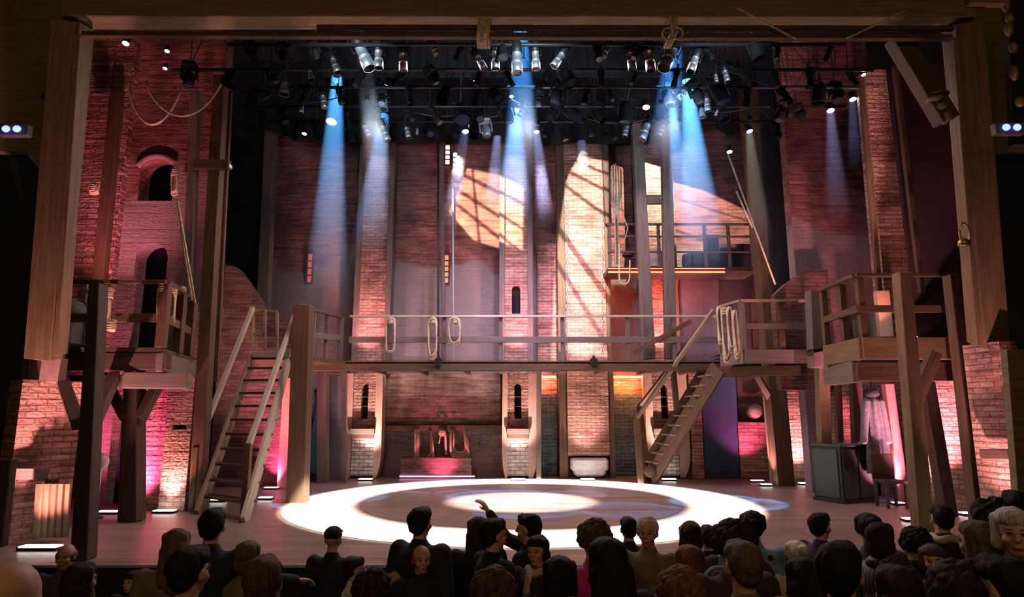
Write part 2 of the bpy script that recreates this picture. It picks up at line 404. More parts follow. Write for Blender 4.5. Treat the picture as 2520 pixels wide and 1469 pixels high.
def wall_mb(p0, p1, z0, z1, th, openings=(), topfn=None, seg=0):
    """vertical wall from p0 to p1 (xy), front face on the p0->p1 line, thickness goes away from the camera.
       openings: (s0, s1, za, zb, arch)"""
    mb = MB(); a = Vector((p0[0], p0[1], 0)); b = Vector((p1[0], p1[1], 0)); L = (b - a).length; dr = (b - a) / L
    nb = Vector((-dr.y, dr.x, 0)) * th
    if nb.dot(Vector((CAMX, CAMY, 0)) - a) > 0: nb = -nb
    cuts = {0.0, L}
    for (s0, s1, za, zb, ar) in openings:
        k = 12 if ar else 1
        for i in range(k + 1): cuts.add(s0 + (s1 - s0) * i / k)
    if seg:
        for i in range(seg + 1): cuts.add(L * i / seg)
    cuts = sorted(c for c in cuts if 0 <= c <= L)
    def top_of(o, s):
        s0, s1, za, zb, ar = o
        if not ar: return zb
        h = (s1 - s0) / 2; c = (s0 + s1) / 2; t = max(0.0, 1 - ((s - c) / h) ** 2)
        return zb - h * ar + h * ar * math.sqrt(t)
    T = (lambda s: z1) if topfn is None else topfn
    def P(s, z, back=False):
        q = a + dr * s; q.z = z; return q + nb if back else q
    u0 = random.random() * 4
    for sa, sb in zip(cuts, cuts[1:]):
        if sb - sa < 1e-5: continue
        mid = (sa + sb) / 2
        ops = sorted([o for o in openings if o[0] - 1e-6 <= mid <= o[1] + 1e-6], key=lambda o: o[2])
        za, zb = z0, z0
        spans = []
        for o in ops:
            spans.append((za, zb, o[2], o[2])); za, zb = top_of(o, sa), top_of(o, sb)
        spans.append((za, zb, T(sa), T(sb)))
        for (a0, b0, a1, b1) in spans:
            if a1 - a0 < 1e-4 and b1 - b0 < 1e-4: continue
            mb.quad([P(sa, a0), P(sb, b0), P(sb, b1), P(sa, a1)], [(u0 + sa, a0), (u0 + sb, b0), (u0 + sb, b1), (u0 + sa, a1)])
            mb.quad([P(sb, b0, 1), P(sa, a0, 1), P(sa, a1, 1), P(sb, b1, 1)], [(sb, b0), (sa, a0), (sa, a1), (sb, b1)])
            mb.quad([P(sa, a1), P(sb, b1), P(sb, b1, 1), P(sa, a1, 1)], [(sa, a1), (sb, b1), (sb, b1 + th), (sa, a1 + th)])
            mb.quad([P(sa, a0, 1), P(sb, b0, 1), P(sb, b0), P(sa, a0)], [(sa, a0), (sb, b0), (sb, b0 + th), (sa, a0 + th)])
    for (s0, s1, zA, zB, ar) in openings:
        for s_ in (s0, s1):
            zt = zB if not ar else zB - (s1 - s0) / 2 * ar
            mb.quad([P(s_, zA), P(s_, zA, 1), P(s_, zt, 1), P(s_, zt)], [(0, zA), (th, zA), (th, zt), (0, zt)])
    for s_ in (0, L):
        mb.quad([P(s_, z0), P(s_, z0, 1), P(s_, T(s_), 1), P(s_, T(s_))], [(0, z0), (th, z0), (th, T(s_)), (0, T(s_))])
    return mb
def post(label, px0, py0, px1, py1, d0, d1=None, wpx=20, dep=None, mat=None, name='timber_post', cat='post', group=None, wb=None):
    d1 = d1 or d0; a = W(px0, py0, d0); b = W(px1, py1, d1)
    if py0 > 1140 and abs(a.z) < .8: a = b + (a - b) * (b.z / (b.z - a.z))   # stands on the floor
    wd = wpx * (d0 + d1) / 2 / F
    o = MB().beam(a, b, wd, dep or wd, w2=(wb * (d0 + d1) / 2 / F) if wb else None).obj(name, mat or WD, None, 0.008)
    return tag(o, label, cat, group)

# ================================================================== SETTING
STG_D = 7.12      # distance of the stage edge
# stage floor with plank pattern
def floor_mat():
    m, nt, b = nmat('stage_boards')
    tc = N(nt, 'ShaderNodeTexCoord'); mp = N(nt, 'ShaderNodeMapping'); nt.links.new(tc.outputs['Object'], mp.inputs[0])
    br = N(nt, 'ShaderNodeTexBrick'); nt.links.new(mp.outputs[0], br.inputs['Vector'])
    br.inputs['Scale'].default_value = 1; br.inputs['Brick Width'].default_value = 2.4; br.inputs['Row Height'].default_value = 0.19
    br.inputs['Mortar Size'].default_value = 0.006; br.inputs['Bias'].default_value = 0.0
    br.inputs['Color1'].default_value = (0.27, 0.20, 0.175, 1); br.inputs['Color2'].default_value = (0.20, 0.15, 0.13, 1); br.inputs['Mortar'].default_value = (0.08, 0.055, 0.05, 1)
    n = N(nt, 'ShaderNodeTexNoise', Scale=1.2, Detail=6.0, Roughness=0.7)
    m2 = N(nt, 'ShaderNodeMapping'); m2.inputs['Scale'].default_value = (0.8, 5, 1); nt.links.new(tc.outputs['Object'], m2.inputs[0]); nt.links.new(m2.outputs[0], n.inputs['Vector'])
    c = ramp(nt, n.outputs['Fac'], [(0.3, (0.7, 0.68, 0.68)), (0.7, (1.2, 1.15, 1.1))])
    mu = N(nt, 'ShaderNodeMixRGB', blend_type='MULTIPLY', Fac=1.0); nt.links.new(br.outputs['Color'], mu.inputs[1]); nt.links.new(c, mu.inputs[2])
    nt.links.new(mu.outputs[0], b.inputs['Base Color']); b.inputs['Roughness'].default_value = 0.38
    b.inputs['Specular IOR Level'].default_value = 0.45
    bp = N(nt, 'ShaderNodeBump', Strength=0.25, Distance=0.01); nt.links.new(n.outputs['Fac'], bp.inputs['Height']); nt.links.new(bp.outputs[0], b.inputs['Normal'])
    MATS['stage_boards'] = m; return m
FLM = floor_mat()
yS = CAMY + STG_D
fl = MB(); fl.box((0, (yS + 6) / 2, -0.1), (17, 6 - yS, 0.2))
tag(fl.obj('floor', FLM), 'worn plank stage floor', None, kind='structure')
mb = MB(); mb.box((0, yS - 0.03, -0.60), (17, 0.1, 1.19))
tag(mb.obj('wall_stage_front', plain('stage_fascia_black', (0.012, 0.011, 0.010), 0.8)), 'black front of the stage', None, kind='structure')
# auditorium floor, raked
def zfl(d): return -1.06 + 0.09 * max(0.0, (STG_D - d))
mb = MB(); mb.quad([(-9, CAMY - 1, zfl(-1)), (9, CAMY - 1, zfl(-1)), (9, yS, zfl(STG_D)), (-9, yS, zfl(STG_D))])
mb.quad([(-9, CAMY - 1, zfl(-1) - .1), (-9, yS, zfl(STG_D) - .1), (9, yS, zfl(STG_D) - .1), (9, CAMY - 1, zfl(-1) - .1)])
tag(mb.obj('floor_auditorium', plain('dark_carpet', (0.03, 0.012, 0.012), 0.95)), 'dark carpeted auditorium floor', None, kind='structure')
# turntable: two thin rings of boards let into the stage
def annulus(r0, r1, z0, z1, n=96):
    m = MB()
    for k in range(n):
        a, b2 = 2 * math.pi * k / n, 2 * math.pi * (k + 1) / n
        p = lambda r, t, z: (r * math.cos(t), r * math.sin(t), z)
        m.quad([p(r0, a, z1), p(r1, a, z1), p(r1, b2, z1), p(r0, b2, z1)])
        m.quad([p(r1, a, z0), p(r1, b2, z0), p(r1, b2, z1), p(r1, a, z1)])
        if r0 > 0.01: m.quad([p(r0, b2, z0), p(r0, a, z0), p(r0, a, z1), p(r0, b2, z1)])
    return m
tt = empty('turntable', 'large round double turntable let into the stage under the white ring of light', 'turntable')
annulus(0.0, 2.78, 0.0, 0.006).obj('inner_disc', FLM, tt)
annulus(2.795, 4.05, 0.0, 0.006).obj('outer_ring', FLM, tt)

def X(px, py, d): return W(px, py, d).x
def Z(py, d, px=1260): return W(px, py, d).z
yB = CAMY + DB; yP = CAMY + DP
ZDK = 2.66        # rear gallery deck height
# rear brick wall, with the openings seen under the gallery
zt = 10.0
def sB(px, py): return X(px, py, DB) + 7.4
ops = [(sB(766, 1060), sB(788, 1060), 0.0, Z(955, DB), 1.0)]
mb = wall_mb((-7.4, yB), (7.6, yB), 0, zt, 0.35, ops)
tag(mb.obj('wall_back', BR), 'tall old brick rear wall of the set', None, kind='structure')
# theatre shell: black side walls, rear and grid so no daylight leaks in
mb = MB(); mb.box((-8.6, -3, 4), (0.1, 26, 14)); tag(mb.obj('wall_left', BLACK), 'black left wall of the theatre', None, kind='structure')
mb = MB(); mb.box((8.6, -3, 4), (0.1, 26, 14)); tag(mb.obj('wall_right', BLACK), 'black right wall of the theatre', None, kind='structure')
mb = MB(); mb.box((0, -3, 10.6), (17.4, 26, 0.1)); tag(mb.obj('ceiling', BLACK), 'black grid ceiling', None, kind='structure')
mb = MB(); mb.box((0, -16.3, 4), (17.4, 0.1, 14)); tag(mb.obj('wall_rear_auditorium', BLACK), 'dark rear of the auditorium', None, kind='structure')

# plain plaster panel under the gallery, centre left
def bx(px0, py0, px1, py1, d, th, mat, name, label, cat, group=None, bevel=0.006, kind=None):
    """a slab whose front face fills the pixel rectangle at distance d"""
    a = W(px0, (py0 + py1) / 2, d); b = W(px1, (py0 + py1) / 2, d)
    za, zb = Z(py1, d), Z(py0, d)
    if py1 > 1150: za = 0.0
    o = MB().box(((a.x + b.x) / 2, CAMY + d + th / 2, (za + zb) / 2), (b.x - a.x, th, zb - za)).obj(name, mat, None, bevel)
    return tag(o, label, cat, group, kind)
bx(948, 918, 1232, 1046, DB - .2, 0.18, brick('brown_brick', (0.26, 0.155, 0.105), (0.20, 0.12, 0.08), (0.15, 0.11, 0.09), bump=0.4), 'trim_1', 'brown brick infill panel under the gallery', None, kind='structure')
bx(945, 1046, 1236, 1062, DB - .35, 0.3, WD, 'timber_lintel', 'horizontal timber lintel above the red lit alcove', 'beam')
bx(985, 1126, 1160, 1176, DB - .75, 0.3, BRD, 'low_brick_bench', 'low dark brick bench below the two hanging rope coils', 'bench')
tag(MB().tube([W(983, 1172, DB - .8), W(1168, 1172, DB - .8)], 0.012).obj('light_strip', LENSP), 'thin pink light strip along the foot of the low bench', 'light strip')

# ---- rear pillars
def pillar(px0, px1, pyt, low, label, slots=(), ledge=None, whitebase=None, slot_up=None):
    """tall rear pillar: brick core with timber edges; wider lower part under the gallery"""
    cx = (X(px0, 600, DP) + X(px1, 600, DP)) / 2
    e = empty('brick_pillar', label, 'pillar', (cx, yP, 0))
    a, b = X(px0, 820, DP), X(px1, 820, DP); ww = b - a
    tw = 0.14
    zl = ZDK - 0.15
    ops = []
    if slot_up:
        c = (slot_up[0] + slot_up[1]) / 2; hw = 0.11
        sc = X(c, (slot_up[2] + slot_up[3]) / 2, DP) - (a + tw)
        ops.append((sc - hw, sc + hw, Z(slot_up[3], DP), Z(slot_up[2], DP), 1.0))
    core = wall_mb((a + tw, yP), (b - tw, yP), zl, zt - 1.2, 0.3, ops)
    part(core, 'brick_core', BRP, e)
    if ops: part(MB().box((a + tw + sc, yP + 0.25, (ops[0][2] + ops[0][3]) / 2), (hw * 2, 0.03, ops[0][3] - ops[0][2])), 'dark_slot_back', BLACK, e)
    for x in (a + tw / 2, b - tw / 2):
        part(MB().beam((x, yP + .12, zl), (x, yP + .12, zt - 1.2), tw, 0.42), 'edge_timber', WDG, e, 0.008)
    # lower, wider part
    l0, l1, wsl = low
    la, lb = X(l0, 1040, DP), X(l1, 1040, DP); wsa, wsb = X(wsl[0], 1100, DP), X(wsl[1], 1100, DP)
    cxl = (wsa + wsb) / 2; zb = Z(1060, DP)
    ops = [(cxl - .085 - wsa - 0, cxl + .085 - wsa, Z(1030, DP), Z(945, DP), 1.0)]
    part(wall_mb((wsa, yP - .25), (wsb, yP - .25), zb, zl, 0.3, ops), 'slotted_brick', BRP, e)
    part(MB().box((cxl, yP, (ops[0][2] + ops[0][3]) / 2), (.17, .02, ops[0][3] - ops[0][2])), 'dark_slot_back', BLACK, e)
    for zz in (0.35, 0.62):
        part(MB().box((cxl, yP - .2, ops[0][2] + (ops[0][3] - ops[0][2]) * zz), (.17, .03, .02)), 'glazing_bar', WD, e)
    part(wall_mb((wsa, yP - .25), (wsb, yP - .25), 0.06, zb - .12, 0.3), 'whitewashed_base', BRW, e)
    part(MB().box((cxl, yP - .3, zb - .0), (wsb - wsa + .04, .2, .13)), 'sill_block', WDG, e, 0.008)
    part(MB().box((cxl, yP - .24, zb - .12), (wsb - wsa, .2, .12)), 'lintel_board', WD, e, 0.008)
    pm = plain('pink_buff_board', (0.42, 0.26, 0.20), 0.8, noise=0.15)
    for sx, xa, xb in ((-1, la, wsa), (1, wsb, lb)):
        m = MB(); prof = [(0.02, .45), (0.28, .85), (0.6, 1.0), (zl, 0.92)]
        for (z0, k0), (z1, k1) in zip(prof, prof[1:]):
            inn = wsa if sx < 0 else wsb; W_ = abs(xb - xa)
            o0, o1 = inn + sx * W_ * k0, inn + sx * W_ * k1
            y0, y1 = yP - .3, yP + .1
            for yy in (y0, y1):
                q = [(inn, yy, z0), (o0, yy, z0), (o1, yy, z1), (inn, yy, z1)]
                m.quad(q if yy == y0 else q[::-1])
            m.quad([(o0, y0, z0), (o0, y1, z0), (o1, y1, z1), (o1, y0, z1)])
        part(m, 'side_cheek', pm, e)
    return e
pillar(868, 960, 370, (855, 946, (871, 926)), 'brick pillar with timber edges, left of the three with a whitewashed foot')
pillar(1228, 1312, 370, (1236, 1322, (1249, 1300)), 'brick pillar at stage centre with an arched slot high above the gallery', slot_up=(1258, 1282, 700, 772))
pillar(1576, 1672, 370, (1583, 1688, (1604, 1664)), 'brick pillar with whitewashed foot half hidden by the right staircase')
# bright brick pilaster right of centre
def wallobj(px0, px1, pyref, d, z0, z1, th, mat, name, label, cat, kind=None, ops=(), bev=0):
    o = wall_mb((X(px0, pyref, d), CAMY + d), (X(px1, pyref, d), CAMY + d), z0, z1, th, ops).obj(name, mat)
    return tag(o, label, cat, None, kind)
e = empty('brick_pilaster', 'broad pale brick pilaster lit by the brightest window shaped light', 'pilaster', (X(1440, 700, DP - .25), yP - .25, 0))
xa, xb = X(1392, 700, DP - .25), X(1490, 700, DP - .25)
part(wall_mb((xa, yP - .25), (xb, yP - .25), Z(1120, DP), zt - 1.2, 0.6), 'brick_shaft', BRP, e)
part(MB().beam((xa - .1, yP - .05, 0.0), (xa - .1, yP - .05, zt - 1.2), .2, .3), 'edge_timber', WD, e, .008)
part(MB().beam((xb + .08, yP - .05, 0.0), (xb + .08, yP - .05, zt - 1.2), .14, .3), 'edge_timber', WD, e, .008)
m = MB(); m.box(((xa + xb) / 2, yP - .18, .33), (xb - xa - .1, .4, .3)); m.box(((xa + xb) / 2, yP - .18, .12), (xb - xa - .3, .36, .14), taper=1.15)
part(m, 'stone_foot', WHITE, e, 0.05)
# brick between the pillars under the deck, orange above teal
for i, (p0, p1, lab) in enumerate(((1331, 1370, 'narrow'), (1504, 1588, 'wide'))):
    wallobj(p0, p1, 1060, DB - .25, 0, Z(970, DB - .25), .2, BRT, 'trim_%d' % (i + 2), '%s teal grey brick panel below an orange lit one' % lab, None, 'structure')
    wallobj(p0, p1, 940, DB - .2, Z(970, DB - .2) + .001, ZDK + .0, .16, BRP, 'trim_%d' % (i + 4), '%s brick panel glowing orange directly under the gallery' % lab, None, 'structure')
# brick strip between centre pillar and pilaster
wallobj(1322, 1372, 700, DB - .2, ZDK, Z(600, DB - .2), .18, BRP, 'trim_6', 'low brick strip between centre pillar and bright pilaster', None, 'structure')

# black sheet added so the space behind the lamps stays dark
mb = MB(); n = 60; xa, xb = X(555, 300, 15.6), X(1965, 300, 15.6); yb = CAMY + 15.6
rr = random.Random(3)
for i in range(n):
    x0, x1 = xa + (xb - xa) * i / n, xa + (xb - xa) * (i + 1) / n
    t = (i + .5) / n; pyb = 352 - 115 * max(0, (t - .78) / .22) - 60 * max(0, (.16 - t) / .16)
    z0 = Z(pyb, 15.6)
    f0, f1 = .06 * math.sin(i * 1.3), .06 * math.sin((i + 1) * 1.3)
    mb.quad([(x0, yb + f0, z0), (x1, yb + f1, z0), (x1, yb + f1, 10.5), (x0, yb + f0, 10.5)])
    mb.quad([(x1, yb + f1 + .01, z0), (x0, yb + f0 + .01, z0), (x0, yb + f0 + .01, 10.5), (x1, yb + f1 + .01, 10.5)])
tag(mb.obj('black_sheet', BLACK), 'black sheet added to keep the space behind the stage lamps dark', 'drape')
# second black sheet high and near, right behind the header
mb = MB(); mb.box((0, CAMY + 13.2, 9.9), (8.6, 0.03, 2.2))
tag(mb.obj('black_sheet', BLACK), 'upper black sheet hanging high above mid stage', 'drape')

# ================================================================== TIMBERS ON THE REAR WALL
post('leaning timber post on the rear wall left of the stair landing', 630, 1172, 672, 250, 15.9, wpx=27, mat=WDG)
post('thin vertical cable left of the red lit slit window', 1078, 902, 1078, 335, 16.2, wpx=5, mat=BLKM, name='cable', cat='cable')
post('thin vertical board beside the pair of small lit windows', 1093, 902, 1087, 345, 16.3, wpx=9, mat=WDG)
post('slender cable hanging right of the red slit window', 1117, 902, 1114, 420, 16.2, wpx=5, mat=GREYM, name='cable', cat='cable')
post('dark brown timber post crossing the warm light, left one of a joined pair', 1597, 884, 1566, 300, 14.5, wpx=27, mat=WDG)
post('grey timber post crossing the warm light, right one of a joined pair', 1650, 884, 1638, 300, 14.5, wpx=26, mat=WDG)
bx(1592, 479, 1630, 500, 14.46, .12, WDG, 'cross_tie', 'short cross tie joining the two grey posts', 'beam')
post('dark brown post between bright pilaster and hanging rope bundle', 1497, 552, 1487, 350, 16.0, wpx=16, mat=WDK)
post('heavy timber post leaning at right end of the rear wall', 1926, 1170, 1840, 220, 14.6, wpx=40, mat=WD, wb=42)
# chains beside the pilaster
def chain(px, py0, py1, d, label):
    mb = MB(); a, b = W(px, py0, d), W(px, py1, d); L = (b - a).length; n = int(L / .10)
    for i in range(n):
        c = a.lerp(b, (i + .5) / n); r = .05
        ax = Vector((1, 0, 0)) if i % 2 else Vector((0, 1, 0))
        mb.tube([c + ax * (.022 * math.cos(t)) + Vector((0, 0, .058 * math.sin(t))) for t in [2 * math.pi * k / 8 for k in range(8)]], .009, 5, closed=True)
    tag(mb.obj('chain', GREYM), label, 'chain')
chain(1396, 420, 880, DP - .32, 'long iron chain hanging at left edge of the bright pilaster')
chain(1482, 395, 870, DP - .32, 'long iron chain hanging at right edge of the bright pilaster')
# small windows
def slit(px0, py0, px1, py1, d, mat, n, label):
    a, b = W(px0, py1, d), W(px1, py0, d)
    e = empty('slit_window', label, 'window', ((a.x + b.x) / 2, a.y, a.z))
    xa, xb, za, zb = a.x, b.x, a.z, b.z
    fr = MB(); t = .035
    for x in (xa - t / 2, xb + t / 2): fr.box((x, a.y, (za + zb) / 2), (t, .08, zb - za + 2 * t))
    for z in (za - t / 2, zb + t / 2): fr.box(((xa + xb) / 2, a.y, z), (xb - xa, .08, t))
    for i in range(1, n): fr.box(((xa + xb) / 2, a.y - .01, za + (zb - za) * i / n), (xb - xa, .05, .03))
    part(fr, 'frame', WDK, e)
    part(MB().box(((xa + xb) / 2, a.y + .03, (za + zb) / 2), (xb - xa, .01, zb - za)), 'lit_pane', mat, e)
WL = plain('warm_lit_pane', (1, .8, .6), .4, emit=(1.0, 0.72, 0.42), es=3.6)
WR = plain('red_lit_pane', (1, .2, .1), .4, emit=(1.0, 0.13, 0.07), es=1.1)
WR2 = plain('dim_red_pane', (.6, .1, .08), .4, emit=(1.0, 0.10, 0.08), es=0.22)
slit(1096, 358, 1107, 405, DB - .035, WL, 4, 'upper left of two small glowing slit windows high on the brick')
slit(1115, 376, 1125, 424, DB - .035, WL, 4, 'lower right of two small glowing slit windows high on the brick')
slit(1091, 628, 1104, 696, DB - .035, WR, 5, 'red lit slit window with glazing bars between the cables')
slit(755, 625, 770, 695, DB - .035, WR2, 4, 'dim dark red slit window behind the left blue beam')

# ================================================================== REAR GALLERY
DG = 14.05; yG = CAMY + DG
e = empty('rear_gallery', 'long timber gallery with plank rails across the rear wall', 'gallery', (0, yG, 0))
xa, xb = X(742, 890, DG), X(1775, 890, DG)
yb2 = yP - .35
m = MB(); m.box(((xa + xb) / 2, (yG + yb2) / 2, ZDK - .03), (xb - xa, yb2 - yG, .06)); part(m, 'deck', WD, e)
m = MB().beam((xa, yG + .06, ZDK - .12), (xb, yG + .06, ZDK - .12), .12, .20, side=(0, 1, 0)); part(m, 'fascia_beam', WD, e, .01)
for i in range(9):
    x = xa + .4 + (xb - xa - .8) * i / 8; part(MB().box((x, (yG + yb2) / 2, ZDK - .13), (.08, yb2 - yG - .15, .14)), 'joist', WDK, e)
zr = Z(776, DG); zm = Z(836, DG)
part(MB().beam((xa + 1.0, yG, zr - .02), (xb, yG, zr - .02), .09, .045, side=(0, 1, 0)), 'top_rail', RAILM, e, .004)
part(MB().beam((xa + 1.0, yG, zm), (xb, yG, zm), .045, .13, side=(0, 1, 0)), 'mid_rail', WDG, e, .004)
for px in (838, 955, 1092, 1232, 1385, 1546, 1660):
    x = X(px, 830, DG); part(MB().beam((x, yG + .05, ZDK), (x, yG + .05, zr - .04), .085, .085), 'rail_post', WDG, e, .004)
part(MB().beam(W(1560, 868, DG - .02), W(1700, 790, DG - .02), .10, .05, side=(0, 0, 1)), 'brace_board', WD, e, .004)
# support posts under the gallery
for px, lab in ((795, 'right of the dark arch'), (847, 'just left of the first whitewashed pillar'), (1326, 'right of the centre pillar')):
    post('timber support post of the rear gallery, ' + lab, px, 1166, px, 905, 16.05 if px == 1326 else 15.3, wpx=24 if px == 795 else 12, mat=WDG)
# grey boarded panel under gallery left
bx(795, 925, 845, 1163, 15.9, .06, wood('violet_grey_board', (0.10, .085, .10), (.17, .145, .165)), 'boarded_partition', 'grey violet boarded panel under the left end of the rear gallery', 'panel')
tb = plain('deep_teal_cloth', (0.015, 0.05, 0.07), .9)
m = MB(); a = W(748, 1165, 15.2); b = W(790, 1165, 15.2); t = W(786, 960, 15.2)
m.quad([a, b, t]); m.quad([b + Vector((0, .05, 0)), a + Vector((0, .05, 0)), t + Vector((0, .05, 0))]); m.quad([a, t, t + Vector((0, .05, 0)), a + Vector((0, .05, 0))]); m.quad([b, t, t + Vector((0, .05, 0)), b + Vector((0, .05, 0))])
tag(m.obj('hanging_cloth', tb), 'narrow dark teal cloth hanging to a point beside the stair landing post', 'cloth')
# small iron pulleys on the fascia
for px, lab in ((1079, 'left'), (1461, 'right')):
    c = W(px, 890, DG - .06); e2 = empty('pulley', 'small black pulley on the gallery edge, the %s one' % lab, 'pulley', c, 'pulleys on the gallery edge')
    R = Matrix.Rotation(math.pi / 2, 3, 'X')
    part(MB().lathe([(.09, -.02), (.07, -.01), (.07, .01), (.09, .02)], c, R, 16), 'wheel', BLKM, e2)
    part(MB().box((c.x, c.y, c.z + .06), (.05, .07, .14)), 'bracket', BLKM, e2)

# ================================================================== ROPE COILS
def coil(px, py0, py1, d, wpx, label, loops=3, knot=True, group=None, tails=True):
    top, bot = W(px, py0, d), W(px, py1, d)
    e = empty('rope_coil', label, 'rope', top, group)
    hw = wpx / 2 * d / F; H = top.z - bot.z; rn = random.Random(int(px * 7 + py0))
    m = MB()
    for L in range(loops):
        k = 1 - .07 * L + rn.uniform(-.03, .03); hh = H * (1 - .05 * L + rn.uniform(-.04, .02)); w_ = hw * k
        pts = []
        for i in range(28):
            t = 2 * math.pi * i / 28
            z = -hh / 2 + hh / 2 * math.copysign(abs(math.cos(t)) ** .55, math.cos(t)); x = w_ * math.copysign(abs(math.sin(t)) ** .8, math.sin(t))
            pts.append(top + Vector((x + .012 * math.sin(3 * t + L), -.03 - .022 * L, z)))
        m.tube(pts, .0165, 7, closed=True)
    part(m, 'loops', ROPE, e)
    if knot:
        m = MB()
        for i in range(4):
            c = top + Vector((0, -.06, -.03 - .032 * i)); m.tube([c + Vector((.05 * math.cos(t), .045 * math.sin(t), .008 * math.sin(t * 2 + i))) for t in [2 * math.pi * k / 12 for k in range(12)]], .016, 6, closed=True)
        part(m, 'knot', ROPE, e)
    return e
coil(963, 782, 868, DG - .08, 24, 'rope coil on the rear gallery rail, left of three', 2)
coil(1066, 782, 885, DG - .08, 22, 'long rope coil on the rear gallery rail, middle of three', 3)
coil(1119, 782, 850, DG - .08, 30, 'short round rope coil tied with a bow on the gallery rail', 3)
for px, lab, dy in ((1045, 'left one', 14), (1130, 'right one', 0)):
    e = empty('rope_coil', 'rope hanging in a deep loop from the alcove lintel, ' + lab, 'rope', W(px, 1050, DB - .55))
    m = MB(); rn = random.Random(px)
    for k in range(4):
        dd = DB - .42 - .045 * k; hw_ = 15 + 2.5 * k + rn.uniform(-1, 1); yb_ = 1100 + dy + 5 * k; sh = rn.uniform(-3, 3)
        pts = [W(px - hw_ + sh, 1056, dd)] + [W(px + sh - hw_ * math.cos(t), yb_ + 14 * math.sin(t) + (4 * math.sin(2 * t) if dy else 0), dd) for t in [math.pi * i / 8 for i in range(9)]] + [W(px + hw_ * .8 + sh, 1058 + 6 * k, dd)]
        m.tube(pts, .024, 7)
    part(m, 'strands', ROPE, e)
e = empty('rope_knot', 'round rope knot with a short tail between the two alcove loops', 'rope', W(1088, 1060, DB - .55))
m = MB(); c = W(1088, 1064, DB - .5); rn = random.Random(9)
for k in range(6):
    R = Matrix.Rotation(rn.uniform(0, 3), 3, 'X') @ Matrix.Rotation(rn.uniform(0, 3), 3, 'Z')
    m.tube([c + R @ Vector((.075 * math.cos(t), .075 * math.sin(t), 0)) for t in [2 * math.pi * i / 14 for i in range(14)]], .026, 6, closed=True)
part(m, 'knot', ROPE, e); part(MB().tube([W(1084, 1070, DB - .5), W(1080, 1092, DB - .5)], .016, 6), 'tail', ROPE, e)
post('rope end hanging between the two alcove coils', 1098, 1118, 1096, 1070, DB - .5, wpx=5, mat=ROPE, name='rope_end', cat='rope')

# ================================================================== LEFT SIDE
# uplights: (px, py, z, colour, power, target offset) -- a low fixture with a lit lens and its lamp
UPK = 4.0
HOT = (1.0, 0.62, 0.50); PINK = (1.0, 0.22, 0.36); SAL = (1.0, 0.42, 0.38); WARMW = (1.0, 0.82, 0.72); ORG = (1.0, 0.30, 0.10)
def uplight(pos, color, power, label, tilt=(0, .35), wd=.30, lens=None, deg=80, group='low uplights along the set'):
    """pos: base point. tilt: lean of the beam in x and y"""
    pos = Vector(pos)
    e = empty('floor_uplight', label, 'stage light', pos, group)
    m = MB(); m.box(pos + Vector((0, 0, .016)), (wd, .17, .032)); part(m, 'housing', BLKM, e, .004)
    m = MB(); m.box(pos + Vector((0, 0, .038)), (wd - .03, .13, .012)); part(m, 'lens', lens or LENSW, e)
    spot(pos + Vector((0, 0, .07)), pos + Vector((tilt[0], tilt[1], 1)), power * UPK, color, deg, 1.0, .04, 'uplight_lamp')
    return e
# return wall beside the proscenium, seen at a grazing angle, starts above the side gallery
a = W(95, 800, 11.15); b = W(262, 800, 11.15)
tag(wall_mb((a.x, a.y), (b.x, b.y), ZL0, 9.5, .25).obj('wall_left_return', BRR), 'rough brick wall behind the left proscenium post', None, kind='structure')
# tower facade with two arched openings and the passage under the gallery
DT = 11.3
x0 = X(255, 700, DT); 
def sT(px, py): return X(px, py, DT) - x0
opsT = [(sT(343, 440), sT(428, 440), Z(494, DT), Z(388, DT), .95), (sT(325, 720), sT(405, 720), 2.5, Z(598, DT), .95),
        (sT(240, 1100), sT(352, 1100), 0.0, 2.15, .9)]
# the two upper openings share columns, so keep them in the same strips
wt = wall_mb((x0, CAMY + DT), (X(508, 700, DT), CAMY + DT), 0, 9.6, .35, opsT)
tag(wt.obj('wall_left_tower', BRD if False else BR), 'brick tower wall with two dark arched openings, stage left side of the picture', None, kind='structure')
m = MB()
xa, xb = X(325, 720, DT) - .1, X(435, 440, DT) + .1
m.box(((xa + xb) / 2, CAMY + DT + .6, 3.9), (xb - xa + .4, .05, 7.8)); tag(m.obj('black_backing', BLACK), 'black backing added to keep the two arched openings of the left tower dark', 'cloth')  # black panel put in for the shade inside the arches
# arch hood of protruding brick above the upper arch
cx = (X(343, 440, DT) + X(428, 440, DT)) / 2; r = (X(428, 440, DT) - X(343, 440, DT)) / 2 + .08; zc = Z(388, DT) - r * .9
m = MB(); m.tube([(cx - r * math.cos(t), CAMY + DT - .02, zc + r * .98 * math.sin(t)) for t in [math.pi * k / 14 for k in range(2, 12)]], .055, 6)
tag(m.obj('brick_arch_hood', BR), 'curved brick hood over the upper arched opening', 'arch')
# passage interior, pink lit
pa, pb = W(232, 1150, 12.4), W(305, 1150, 13.2)
tag(wall_mb((pa.x - .3, pa.y), (pb.x, pb.y), 0, 2.5, .2).obj('wall_left_passage', BRP), 'pink lit brick wall inside the left passage', None, kind='structure')
# brick pier right of the passage
xa, xb = X(352, 1100, 11.0), X(402, 1100, 11.0)
tag(wall_mb((xa, CAMY + 11.05), (xb, CAMY + 11.05), 0, 2.6, .22).obj('trim_7', BRP), 'reddish brick pier beside the left passage', None, kind='structure')
xa, xb = X(402, 1100, 10.85), X(466, 1100, 10.85)
so = X(425, 1052, 10.85) - xa
tag(wall_mb((xa, CAMY + 10.85), (xb, CAMY + 10.85), 0, 3.3, .4, [(so, so + .22, Z(1057, 10.85), Z(1046, 10.85), 0)]).obj('trim_8', BRP), 'salmon lit brick pier with a small dark slot', None, kind='structure')
